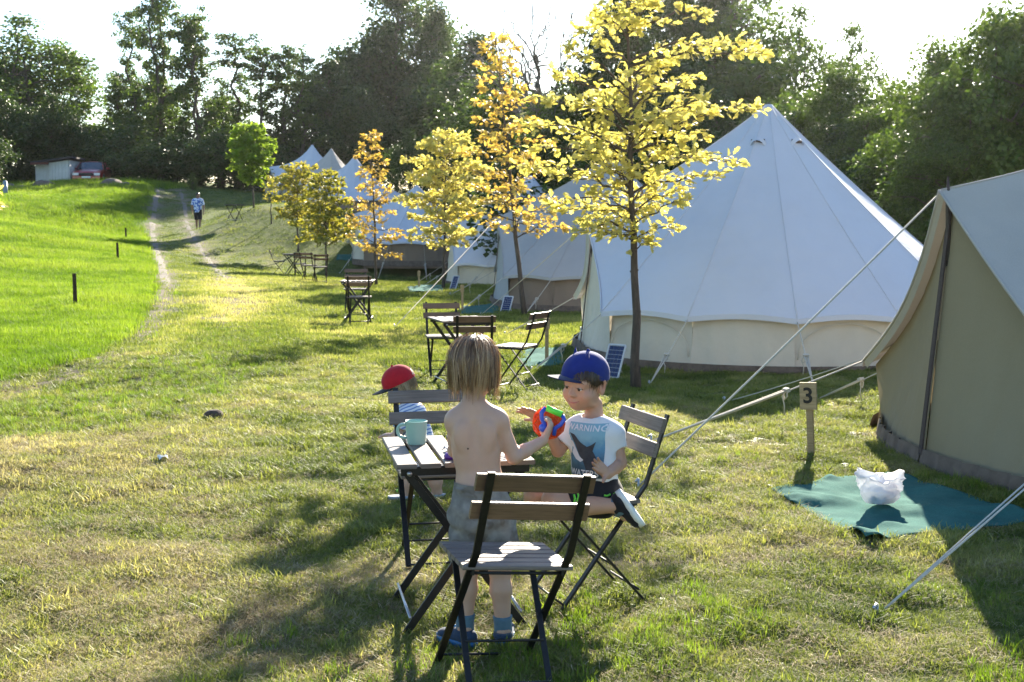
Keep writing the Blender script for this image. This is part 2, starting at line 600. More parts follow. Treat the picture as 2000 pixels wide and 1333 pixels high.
_rb = np.random.RandomState(3)
def variants(fn, k):
    c = bpy.data.collections.new('clump source')
    for i in range(k):
        c.objects.link(bpy.data.objects.new('clump', fn(i)))
    return c
C_LAWN = variants(lambda i: blades('lawn clump', M_LAWN, 26, .014, .042, .0036, .050, .9, _rb, 3), 5)
C_TALL = variants(lambda i: blades('lush clump', M_LUSH, 20, .07, .16, .007, .07, .5, _rb, 3), 4)
C_STRAW = variants(lambda i: blades('straw clump', M_STRAW, 14, .02, .07, .0021, .06, .35, _rb, 3, 1.0), 5)
C_WEED = variants(lambda i: weed('weed clump', M_LUSH, _rb, 10, .045, .45), 3)
C_FAR = variants(lambda i: blades('far clump', M_LUSH, 12, .10, .20, .016, .16, .5, _rb, 2), 3)
C_FARL = variants(lambda i: blades('far lawn clump', M_LAWN, 14, .03, .07, .010, .13, .6, _rb, 2), 3)

def scatter(name, label, xy, scale, tint, coll, rs):
    n = len(xy)
    z = height(xy[:, 0], xy[:, 1])
    me = bpy.data.meshes.new(name)
    me.vertices.add(n)
    me.vertices.foreach_set('co', np.column_stack([xy, z]).astype(np.float32).ravel())
    for nm, arr in (('scl', scale), ('tint', tint), ('yaw', rs.uniform(0, 6.283, n))):
        a = me.attributes.new(nm, 'FLOAT', 'POINT')
        a.data.foreach_set('value', np.asarray(arr, np.float32))
    o = link(name, me, kind='stuff')
    o['label'], o['category'] = label, 'grass'
    ng = bpy.data.node_groups.new(name, 'GeometryNodeTree')
    ng.interface.new_socket('Geometry', in_out='INPUT', socket_type='NodeSocketGeometry')
    ng.interface.new_socket('Geometry', in_out='OUTPUT', socket_type='NodeSocketGeometry')
    gi, go = ng.nodes.new('NodeGroupInput'), ng.nodes.new('NodeGroupOutput')
    ci = ng.nodes.new('GeometryNodeCollectionInfo')
    ci.inputs[0].default_value = coll
    ci.inputs[1].default_value = True
    ci.inputs[2].default_value = True
    ip = ng.nodes.new('GeometryNodeInstanceOnPoints')
    ip.inputs['Pick Instance'].default_value = True
    s = ng.nodes.new('GeometryNodeInputNamedAttribute'); s.data_type = 'FLOAT'; s.inputs[0].default_value = 'scl'
    y = ng.nodes.new('GeometryNodeInputNamedAttribute'); y.data_type = 'FLOAT'; y.inputs[0].default_value = 'yaw'
    cx = ng.nodes.new('ShaderNodeCombineXYZ')
    L = ng.links.new
    L(y.outputs[0], cx.inputs[2])
    er = ng.nodes.new('FunctionNodeEulerToRotation')
    L(cx.outputs[0], er.inputs[0])
    L(gi.outputs[0], ip.inputs['Points'])
    L(ci.outputs[0], ip.inputs['Instance'])
    L(er.outputs[0], ip.inputs['Rotation'])
    L(s.outputs[0], ip.inputs['Scale'])
    L(ip.outputs[0], go.inputs[0])
    md = o.modifiers.new('scatter', 'NODES')
    md.node_group = ng
    return o

def wedge(n, d0, d1, rs, power=1.0, extra=0.8, slope=0.44):
    """points of the meadow in front of the camera, more of them close by"""
    u = rs.rand(n)
    if power == 1.0:
        d = np.exp(np.log(d0) + u * (np.log(d1) - np.log(d0)))
    else:
        d = d0 + u * (d1 - d0)
    x = rs.uniform(-1, 1, n) * (d * slope + extra)
    return np.stack([x, d], 1)

def free_of_tents(xy):
    k = np.ones(len(xy), bool)
    for (cx, cy, r) in TENT_SPOTS:
        k &= np.hypot(xy[:, 0] - cx, xy[:, 1] - cy) > r
    for poly in MAT_QUADS:
        ins = np.ones(len(xy), bool)
        m = len(poly)
        for i in range(m):
            a, c = poly[i], poly[(i + 1) % m]
            ins &= ((c.x - a.x) * (xy[:, 1] - a.y) - (c.y - a.y) * (xy[:, 0] - a.x)) < 0
        k &= ~ins
    return k

def grow():
    rs = np.random.RandomState(11)
    # mown lawn, near
    xy = wedge(210000, 3.3, 17, rs)
    xy = xy[free_of_tents(xy)]
    lu_, di_, dy, st = masks(xy[:, 0], xy[:, 1])
    pat = fbm(xy[:, 0], xy[:, 1], 3.2, 2, 50)
    hole = sstep(.36, .46, fbm(xy[:, 0], xy[:, 1], 6.5, 2, 90))
    keep = rs.rand(len(xy)) < (1 - di_ * 0.9) * (1 - 0.35 * dy) * (1 - lu_) * (.25 + .75 * hole)
    xy, dy, pat = xy[keep], dy[keep], pat[keep]
    t = np.clip(0.22 + 0.75 * dy + (pat - .5) * 0.5 + rs.normal(0, .13, len(xy)), 0, 1)
    s = rs.uniform(.6, 1.15, len(xy)) * (0.8 + 0.8 * sstep(.5, .75, fbm(xy[:, 0], xy[:, 1], 7.0, 2, 95)) * rs.rand(len(xy))) * (1 + 0.04 * xy[:, 1])
    scatter('lawn_grass', 'short mown grass of the camp lawn, part green and part dry', xy, s, t, C_LAWN, rs)
    # dry cuttings lying on it
    xy = wedge(60000, 3.3, 15, rs)
    xy = xy[free_of_tents(xy)]
    lu_, di_, dy, st = masks(xy[:, 0], xy[:, 1])
    keep = rs.rand(len(xy)) < np.clip(0.10 + 1.05 * dy, 0, 1) * (1 - lu_) * (1 - st * .9)
    xy = xy[keep]
    scatter('dry_cuttings', 'dry straw coloured grass cuttings lying on the lawn', xy, rs.uniform(.6, 1.3, len(xy)), rs.rand(len(xy)), C_STRAW, rs)
    # broad-leaved weeds and longer tufts
    xy = wedge(60000, 3.4, 20, rs)
    xy = xy[free_of_tents(xy)]
    lu_, di_, dy, st = masks(xy[:, 0], xy[:, 1])
    pat = fbm(xy[:, 0], xy[:, 1], 1.7, 3, 60)
    keep = rs.rand(len(xy)) < np.clip(sstep(.50, .75, pat) * 0.55 + .06 + st * 0.6, 0, 1) * (1 - di_) * (1 - lu_)
    xy = xy[keep]
    scatter('lawn_weeds', 'broad leaved green weeds in patches of the lawn', xy, rs.uniform(.4, 1.0, len(xy)), rs.rand(len(xy)), C_WEED, rs)
    xy = wedge(42000, 3.4, 24, rs)
    xy = xy[free_of_tents(xy)]
    lu_, di_, dy, st = masks(xy[:, 0], xy[:, 1])
    pat = fbm(xy[:, 0], xy[:, 1], 1.1, 3, 70)
    keep = rs.rand(len(xy)) < np.clip(sstep(.62, .8, pat) * .35 + st * .75, 0, 1) * (1 - di_) * (1 - lu_)
    xy = xy[keep]
    scatter('grass_tufts', 'longer bright green tufts along the middle of the track and in the lawn', xy, rs.uniform(.28, .62, len(xy)), rs.rand(len(xy)), C_TALL, rs)
    # lawn farther off
    xy = wedge(110000, 14, 75, rs)
    xy = xy[free_of_tents(xy)]
    lu_, di_, dy, st = masks(xy[:, 0], xy[:, 1])
    keep = rs.rand(len(xy)) < (1 - .92 * di_) * (1 - lu_) * (1 - .4 * dy) * (xy[:, 0] < 12)
    xy, dy = xy[keep], dy[keep]
    t = np.clip(0.15 + 0.8 * dy + rs.normal(0, .12, len(xy)) - 0.12 * sstep(40, 55, xy[:, 1]), 0, 1)
    scatter('far_lawn_grass', 'mown grass farther along the row of tents', xy, rs.uniform(.7, 1.3, len(xy)) * (0.9 + xy[:, 1] * .006), t, C_FARL, rs)
    # tall lush meadow on the left
    d = rs.uniform(0, 1, 150000)
    d = np.exp(np.log(11) + d * (np.log(76) - np.log(11)))
    bx = np.interp(d, _ey, _ex)
    x = bx + 0.5 - rs.rand(len(d)) * (d * 0.46 + 2 + bx)
    xy = np.stack([x, d], 1)
    lm = lush_mask(x, d)
    keep = (rs.rand(len(d)) < lm) & (np.minimum(pdist(x, d, RUT_L), pdist(x, d, RUT_R)) > .16 + .3 * rs.rand(len(d)))
    xy = xy[keep]
    pat = fbm(xy[:, 0], xy[:, 1], .5, 3, 80)
    scatter('meadow_grass', 'tall bright green grass of the meadow left of the track', xy, rs.uniform(.45, .8, len(xy)) * (.8 + .012 * xy[:, 1]) * (.5 + .9 * pat) * (1 + .9 * sstep(58, 66, xy[:, 1]) * rs.rand(len(xy))), np.clip(.5 + 1.5 * (pat - .5) + .9 * (fbm(xy[:, 0], xy[:, 1], 2.3, 2, 85) - .5) + rs.normal(0, .2, len(xy)), 0, 1), C_FAR, rs)
# ------------------------------------------------------------------ trees
def bark(name, col):
    m, nt, b = mat_base(name)
    tc = N(nt, 'ShaderNodeTexCoord')
    mp = N(nt, 'ShaderNodeMapping'); mp.inputs['Scale'].default_value = (9, 9, 2)
    nt.links.new(tc.outputs['Object'], mp.inputs[0])
    n = noise_tex(nt, 4, 6, .7, mp.outputs[0])
    c = np.array(col)
    r = ramp(nt, n.outputs['Fac'], [(.3, c * .5), (.55, c), (.8, c * 1.7)])
    nt.links.new(r.outputs[0], b.inputs['Base Color'])
    b.inputs['Roughness'].default_value = .9
    bump(nt, b, n.outputs['Fac'], .7, .02)
    return m
M_BARK = bark('dark bark', (.085, .065, .05))
M_BARKG = bark('grey bark', (.14, .125, .11))
def leaf_mat(name, cols, trans=.45, tint=(1.1, 1.1, .7)):
    m, nt, b = mat_base(name)
    a = N(nt, 'ShaderNodeAttribute', attribute_name='hue')
    oi = N(nt, 'ShaderNodeObjectInfo')
    ad = N(nt, 'ShaderNodeMath', operation='MULTIPLY_ADD'); ad.inputs[1].default_value = .3
    nt.links.new(oi.outputs['Random'], ad.inputs[0])
    sb = N(nt, 'ShaderNodeMath', operation='SUBTRACT'); sb.inputs[1].default_value = .15
    nt.links.new(a.outputs['Fac'], sb.inputs[0]); nt.links.new(sb.outputs[0], ad.inputs[2])
    r = ramp(nt, ad.outputs[0], [(i / (len(cols) - 1), c) for i, c in enumerate(cols)])
    nt.links.new(r.outputs[0], b.inputs['Base Color'])
    b.inputs['Roughness'].default_value = .5
    b.inputs['Specular IOR Level'].default_value = .4
    return add_translucent(m, trans, tint)
M_DARKLEAF = leaf_mat('dark leaves', [(.022, .042, .010), (.042, .078, .015), (.075, .115, .024)], .40)
M_MIDLEAF = leaf_mat('mid green leaves', [(.036, .066, .012), (.068, .115, .020), (.115, .17, .035)], .48)
M_LIGHTLEAF = leaf_mat('fresh green leaves', [(.05, .09, .014), (.085, .14, .02), (.14, .20, .035)], .5)
M_LIME_LEAF = leaf_mat('lime green leaves', [(.12, .20, .02), (.20, .30, .035), (.32, .40, .07)], .55)
M_GOLD = leaf_mat('golden oak leaves', [(.42, .40, .12), (.60, .55, .20), (.72, .67, .30)], .55, (1.1, 1.05, .6))
M_AMBER = leaf_mat('amber oak leaves', [(.40, .27, .07), (.54, .42, .11), (.66, .56, .17)], .5, (1.1, 1.0, .6))
M_GREENGOLD = leaf_mat('green gold leaves', [(.16, .19, .03), (.30, .29, .045), (.48, .42, .09)], .5, (1.1, 1.05, .6))

def leaf_cloud(centres, radii, counts, size, rs, upbias=.5, squash=.75):
    """many small folded leaves spread through clumps; returns vertices, quads and a hue per vertex"""
    tot = int(sum(counts))
    ci = np.repeat(np.arange(len(centres)), counts)
    v = rs.normal(0, 1, (tot, 3))
    v /= np.linalg.norm(v, axis=1)[:, None]
    r = rs.rand(tot) ** 0.45
    P = np.asarray(centres)[ci] + v * (r * np.asarray(radii)[ci])[:, None] * np.array([1, 1, squash])
    n = v * .6 + rs.normal(0, .7, (tot, 3)) + np.array([0, 0, upbias])
    n /= np.linalg.norm(n, axis=1)[:, None]
    t = np.cross(n, rs.normal(0, 1, (tot, 3)))
    t /= np.linalg.norm(t, axis=1)[:, None] + 1e-9
    s = np.cross(n, t)
    L = size * rs.uniform(.6, 1.3, tot)[:, None]
    a = P - t * L * .5
    c = P + t * L * .5
    bq = P + s * L * .34 + n * L * .10
    dq = P - s * L * .34 + n * L * .10
    V = np.stack([a, bq, c, dq], 1).reshape(-1, 3)
    Q = np.arange(tot * 4).reshape(-1, 4)
    ch = rs.rand(len(centres))
    hue = np.clip(.5 + .35 * (ch[ci] - .5) + rs.normal(0, .16, tot), 0, 1)
    return V, Q, np.repeat(hue, 4)

def crown_mesh(name, V, Q, hue, mat):
    me = fast_mesh(name, V, Q, mat)
    a = me.attributes.new('hue', 'FLOAT', 'POINT')
    h = np.zeros(len(me.vertices), np.float32); h[:len(hue)] = hue
    a.data.foreach_set('value', h)
    return me

def limb(mb, p, q, r0, r1, rs, k=5, wob=.06, n=6):
    p, q = Vector(p), Vector(q)
    L = (q - p).length
    pts = []
    for i in range(k + 1):
        t = i / k
        w = Vector(rs.normal(0, 1, 3)) * wob * L * math.sin(t * math.pi)
        pts.append(p.lerp(q, t) + w + Vector((0, 0, .08 * L * math.sin(t * math.pi))))
    mb.tube(pts, [r0 + (r1 - r0) * i / k for i in range(k + 1)], n, False)
    return pts

def tree_protos():
    """unit-free models: (height, trunk mesh, crown mesh)"""
    out = {}
    def broad(key, seed, H, rx, base, nclump, leaves, size, mat, crad, gap=0.0, bm=M_BARK, trunk_r=.2, stems=1):
        rs = np.random.RandomState(seed)
        mb = MB()
        cen, rad = [], []
        while len(cen) < nclump:
            u = rs.normal(0, 1, 3); u /= np.linalg.norm(u)
            rr = rs.rand() ** .4
            z = base + (H - base) * (.5 + .5 * u[2] * rr)
            prof = math.sin(min(1, max(.05, (z - base) / (H - base) * .9 + .12)) * math.pi) ** .6
            p = np.array([u[0] * rr * rx * prof, u[1] * rr * rx * prof, z])
            if rs.rand() < gap and rr < .8:
                continue
            cen.append(p); rad.append(crad * rs.uniform(.6, 1.3))
        for sidx in range(stems):
            off = Vector((rs.uniform(-.5, .5) * (stems > 1), rs.uniform(-.4, .4) * (stems > 1), 0))
            top = Vector((off.x * 2.5 + rs.uniform(-.4, .4), off.y * 2 + rs.uniform(-.4, .4), H * rs.uniform(.82, .93)))
            pts = limb(mb, off + Vector((0, 0, -.4)), top, trunk_r, trunk_r * .16, rs, 8, .02, 8)
            for i in rs.choice(len(cen), min(len(cen), 26 // stems + 6), replace=False):
                c = Vector(cen[i])
                k = min(range(len(pts)), key=lambda j: abs(pts[j].z - (c.z - .25 * (c - pts[j]).length)))
                limb(mb, pts[k], c, trunk_r * .28, .015, rs, 4, .08, 5)
        cnt = np.maximum(3, (np.array(rad) / crad) ** 2 * leaves).astype(int)
        V, Q, h = leaf_cloud(cen, rad, cnt, size, rs)
        out[key] = (H, mb.mesh('trunk', bm, True), crown_mesh('crown', V, Q, h, mat))
    broad('dense', 1, 10, 4.2, .4, 150, 110, .26, M_DARKLEAF, 1.15)
    broad('dense_b', 2, 10, 3.4, 1.0, 120, 110, .26, M_MIDLEAF, 1.0, .2)
    broad('round_light', 3, 10, 3.8, 2.0, 110, 100, .24, M_LIGHTLEAF, .95, .3)
    broad('tall_dark', 4, 16, 4.0, 1.5, 150, 110, .30, M_DARKLEAF, 1.3, .2)
    broad('airy', 5, 14, 3.2, 3.5, 85, 60, .26, M_MIDLEAF, .85, .5, M_BARK, .17, 2)
    broad('bush', 6, 4, 2.6, -.2, 90, 100, .17, M_DARKLEAF, .7)
    broad('bush_mid', 7, 4, 2.4, -.2, 90, 100, .16, M_MIDLEAF, .6)
    broad('bush_light', 8, 4, 2.2, .1, 70, 90, .16, M_LIGHTLEAF, .55)
    broad('leafy', 9, 9, 3.4, .2, 170, 130, .17, M_MIDLEAF, .75)
    # acacias: tall thin stems, leaves in separate drifting layers
    def acacia(key, seed, H, stems):
        rs = np.random.RandomState(seed)
        mb = MB(); cen, rad = [], []
        for sidx in range(stems):
            off = Vector((rs.uniform(-.9, .9), rs.uniform(-.6, .6), 0)) if stems > 1 else Vector()
            top = Vector((off.x * 1.9 + rs.uniform(-.6, .6), off.y * 1.5, H * rs.uniform(.86, .97)))
            pts = limb(mb, off + Vector((0, 0, -.4)), top, .19, .03, rs, 10, .018, 8)
            for i in range(26):
                t = .25 + .75 * i / 26
                k = min(int(t * 10), 9)
                p = pts[k].lerp(pts[k + 1], t * 10 - k) if k < 10 else pts[-1]
                a = i * 2.4 + rs.uniform(-.5, .5)
                L = rs.uniform(.7, 2.7) * (1.25 - .75 * t)
                e = p + Vector((math.cos(a) * L, math.sin(a) * L, L * rs.uniform(.0, .35)))
                bp = limb(mb, p, e, .05, .012, rs, 4, .06, 5)
                for q in bp[2:]:
                    for _ in range(2):
                        cen.append(np.array(q) + rs.normal(0, .22, 3)); rad.append(rs.uniform(.25, .6))
        cnt = (np.array(rad) ** 2 * 170).astype(int) + 4
        V, Q, h = leaf_cloud(cen, rad, cnt, .20, rs, .7, .55)
        out[key] = (H, mb.mesh('trunk', M_BARK, True), crown_mesh('crown', V, Q, h, M_MIDLEAF))
    acacia('acacia', 21, 15, 2)
    acacia('acacia_b', 22, 14, 1)
    acacia('acacia_c', 23, 12, 2)
    # the bare tree with ivy
    rs = np.random.RandomState(31)
    mb = MB(); cen, rad = [], []
    def grow_b(p, d, L, r, lvl):
        q = p + d * L
        pts = limb(mb, p, q, r, r * .6, rs, 4, .05, 6)
        if lvl <= 1:
            for u in pts:
                for _ in range(3):
                    cen.append(np.array(u) + rs.normal(0, .12, 3)); rad.append(rs.uniform(.2, .4))
        if lvl >= 5 or r < .008:
            return
        for _ in range(3 if lvl else 4):
            nd = (d + Vector(rs.normal(0, .48, 3)) + Vector((0, 0, .12))).normalized()
            grow_b(pts[-1] if rs.rand() < .6 else pts[3], nd, L * rs.uniform(.55, .85), r * .55, lvl + 1)
    grow_b(Vector((0, 0, -.3)), Vector((.03, 0, 1)), 3.2, .22, 0)
    cnt = (np.array(rad) ** 2 * 700).astype(int) + 4
    V, Q, h = leaf_cloud(cen, rad, cnt, .14, rs)
    zs = max(v[2] for v in mb.v)
    out['bare'] = (zs, mb.mesh('trunk', M_BARKG, True), crown_mesh('ivy', V, Q, h, M_DARKLEAF))
    return out
PROTO = tree_protos()

def bg_tree(kind, px, top, d, label, group, wide=1.0, name='tree', rot=None, _k=[0], x=None, cat='tree'):
    """a tree standing at distance d whose top reaches the given height in the picture"""
    _k[0] += 1
    H, tm, cm = PROTO[kind]
    p = W(px, 430, d)
    g = on(p.x, p.y)
    t = W(px, top, d).z
    s = max(.25, (t - g.z) / H)
    o = thing(name, label, cat, g, (_k[0] * 2.399) % 6.283 if rot is None else rot, group)
    o.scale = (s * wide, s * wide, s)
    link('trunk', tm, o)
    link('ivy' if kind == 'bare' else 'crown', cm, o, kind='stuff')
    return o

def background_trees():
    T = bg_tree
    far = 'trees along the far edge of the meadow'
    T('dense_b', -70, 110, 82, 'tall fresh green tree cut by the left picture edge', far, 1.25)
    T('airy', 60, 28, 90, 'tall airy light green tree above the dark grove left of the shed', far, 1.7)
    T('dense', 15, 190, 78, 'dark dense tree at the far left behind the boulders', far, 1.1)
    T('dense', 110, 185, 80, 'dark dense tree right behind the white shed', far, .95)
    T('bush_light', 215, 225, 96, 'pale sunlit bush in the gap of sky right of the red car', far, 1.5, 'bush')
    T('bush', 195, 300, 84, 'low dark bush behind the red car', far, 1.6, 'bush')
    ac = 'tall acacias above the end of the track'
    T('acacia_b', 262, -15, 86, 'slender acacia, leftmost of the tall row beyond the track', ac, .8)
    T('acacia', 335, -120, 84, 'tallest acacia with two dark stems at the end of the track', ac, .72)
    T('acacia_c', 402, -5, 83, 'acacia with thick dark stem just right of the tallest one', ac, .85)
    T('acacia_b', 465, 35, 84, 'airy acacia above the green young tree', ac, 1.15)
    T('acacia_c', 530, 60, 82, 'acacia with gaps of sky left of the far tent tops', ac, 1.05)
    T('acacia_b', 590, 85, 80, 'thin acacia next to the large dark trees', ac, 1.1)
    T('acacia_c', 222, 130, 88, 'short acacia beside the gap of sky', ac, 1.0)
    und = 'shrubs under the acacias'
    T('bush', 265, 255, 80, 'dark shrub under the leftmost acacias', und, 1.5, 'shrub')
    T('bush', 345, 265, 78, 'dark shrub closing the end of the track', und, 1.6, 'shrub')
    T('bush', 430, 262, 77, 'dark shrub behind the green young tree', und, 1.5, 'shrub')
    T('bush_mid', 300, 215, 84, 'mid green shrub between the acacia stems', und, 1.4, 'shrub')
    T('bush', 515, 275, 76, 'dark shrub left of the smallest far tent', und, 1.3, 'shrub')
    T('bush_mid', 378, 340, 70, 'small round shrub at the right side of the track end', und, .5, 'shrub')
    mid = 'dark trees behind the far tents'
    T('dense', 650, 118, 86, 'dark round tree right of the acacias', mid, .95)
    T('tall_dark', 775, -70, 92, 'tallest dark tree behind the far white tents', mid, .85)
    T('tall_dark', 855, 15, 90, 'dark tree behind the amber young tree', mid, .8)
    T('dense', 710, 175, 80, 'dark lower tree above the pointed far tents', mid, .9)
    T('airy', 830, -30, 98, 'airy light topped tree behind the dark ones', mid, 1.0)
    T('dense_b', 945, 120, 62, 'grey green tree left of the bare ivy tree', mid, .9)
    T('dense', 900, 230, 72, 'dark wide tree behind the third tent', mid, .9)
    T('dense', 800, 255, 66, 'dark thicket tree between the far tents', mid, .8)
    T('tall_dark', 930, 70, 72, 'dark tree rising left of the bare branches', mid, 1.2)
    T('bush', 640, 300, 92, 'dark shrub behind the far pointed tents', mid, 1.6, 'shrub')
    wd = 'wood behind the near tents'
    T('bare', 1065, -40, 52, 'bare branching tree with ivy on its stem', wd, 1.0)
    T('dense', 1010, 215, 56, 'dark tree below the bare branches', wd, .8)
    T('dense_b', 1105, 150, 50, 'dark green tree left of the big golden tree', wd, .9)
    T('tall_dark', 1190, 20, 52, 'tall dark tree right behind the golden tree', wd, .75)
    T('tall_dark', 1320, -40, 47, 'tall dark tree right of the golden tree top', wd, .8)
    T('airy', 1455, -70, 44, 'tall airy tree above the tip of the white tent', wd, .9)
    T('airy', 1555, 5, 46, 'airy tree with slanting stems against the bright sky', wd, .75)
    T('dense', 1270, 220, 40, 'dark tree behind the peak of the second tent', wd, .8)
    T('dense', 1400, 190, 38, 'dark tree left of the white tent peak', wd, .85)
    T('dense_b', 1530, 165, 36, 'olive green tree right behind the white tent peak', wd, .9)
    T('airy', 1655, 40, 42, 'thin airy tree against the brightest sky', wd, .75)
    T('leafy', 1640, 112, 33, 'sunlit hedge tree right of the white tent', wd, 1.0)
    T('leafy', 1750, 150, 31, 'sunlit hedge tree in the dip of the tree line', wd, 1.0)
    T('dense', 1590, 290, 34, 'dark hedge bush behind the white tent slope', wd, .9, 'bush')
    T('leafy', 1835, 60, 27, 'leafy tree right of the dip in the tree line', wd, .9)
    T('leafy', 1930, 0, 25, 'big leafy tree at the upper right above the green tent', wd, .9)
    T('leafy', 2050, -90, 24, 'tall leafy tree cut by the right picture edge', wd, .9)
    T('dense', 1720, 330, 29, 'dark shrub low in the hedge behind the guy rope', wd, .8, 'shrub')
    T('dense', 1850, 300, 25, 'dark shrub low in the hedge behind the green tent', wd, .8, 'shrub')
    T('bush', 1170, 300, 37, 'dark shrub between the second and third tents', wd, 1.6, 'shrub')
    T('bush', 1030, 330, 52, 'dark shrub behind the third tent peak', wd, 1.6, 'shrub')

    T('dense', -60, 240, 70, 'dark thicket at the left edge under the tall light tree', far, 1.7)
    T('dense', 60, 215, 84, 'dark thicket between the boulders and the shed roof', far, 1.7)
    T('dense', 150, 235, 86, 'dark thicket behind the shed and the car', far, 1.5)
    T('round_light', 115, 75, 94, 'light green tree crown above the dark thickets', far, 1.0)
    T('dense_b', 25, 90, 92, 'mid green tree crown left of the light one', far, 1.1)
    T('bush', 240, 290, 90, 'dark shrub filling the gap beside the car', far, 2.2, 'shrub')
    T('dense_b', 300, 120, 88, 'leafy tree standing behind the two acacia stems', ac, .7)
    T('dense_b', 440, 165, 88, 'leafy tree standing behind the right acacias', ac, .8)
    T('bush', 470, 250, 82, 'dark shrub below the airy acacia', und, 1.9, 'shrub')
    T('bush', 575, 255, 84, 'dark shrub beside the small grey far tent', und, 1.8, 'shrub')
    T('bush', 315, 280, 76, 'low dark shrub right where the track ends', und, 1.9, 'shrub')
    T('dense', 735, 60, 94, 'broad dark tree between the two tallest ones', mid, 1.1)
    T('dense', 880, 120, 84, 'broad dark tree above the golden bushy oak', mid, 1.1)
    T('dense_b', 990, 150, 58, 'broad green tree in front of the bare one', mid, 1.1)
    T('dense', 1080, 240, 44, 'broad dark bush under the bare tree', wd, 1.1, 'bush')
    T('tall_dark', 1250, -60, 50, 'dark tree whose top passes behind the golden crown', wd, 1.0)
    T('tall_dark', 1390, -60, 46, 'tall dark tree at the right shoulder of the golden crown', wd, .9)
    T('dense_b', 1480, 60, 42, 'broad green tree above the white tent peak', wd, 1.1)
    T('dense', 1340, 130, 42, 'broad dark tree behind the golden branches', wd, 1.1)
    T('dense', 1570, 210, 34, 'broad dark bush touching the white tent peak', wd, 1.2, 'bush')
    T('leafy', 1690, 200, 30, 'sunlit bush in front of the hedge dip', wd, 1.0, 'bush')
    T('dense', 1650, 255, 31, 'broad dark bush behind the white tent slope', wd, 1.3, 'bush')
    T('dense', 1790, 235, 28, 'broad dark bush above the guy rope', wd, 1.3, 'bush')
    T('leafy', 1880, 170, 24, 'leafy bush hanging over the ridge of the olive tent', wd, 1.0, 'bush')
    T('dense', 1980, 150, 26, 'dark tree behind the ridge of the olive tent', wd, 1.2)

# ---- the young oaks on the lawn
def lobed_leaf():
    """one oak leaf, 1 long, two halves folded along the midrib"""
    half = [(0, .0), (.10, .05), (.20, .20), (.30, .22), (.36, .12), (.48, .30), (.60, .34), (.64, .16), (.76, .24), (.86, .22), (.88, .09), (1.0, .0)]
    V = [Vector((x, y, .10 * y * 2 - .12 * x * x)) for x, y in half]
    n = len(V)
    V += [Vector((x, -y, .10 * y * 2 - .12 * x * x)) for x, y in half[1:-1]]
    f1 = tuple(range(n))
    f2 = (0,) + tuple([n - 1] + list(range(n + len(half) - 3, n - 1, -1)))
    return V, [f1, f2]
LEAFV, LEAFF = lobed_leaf()

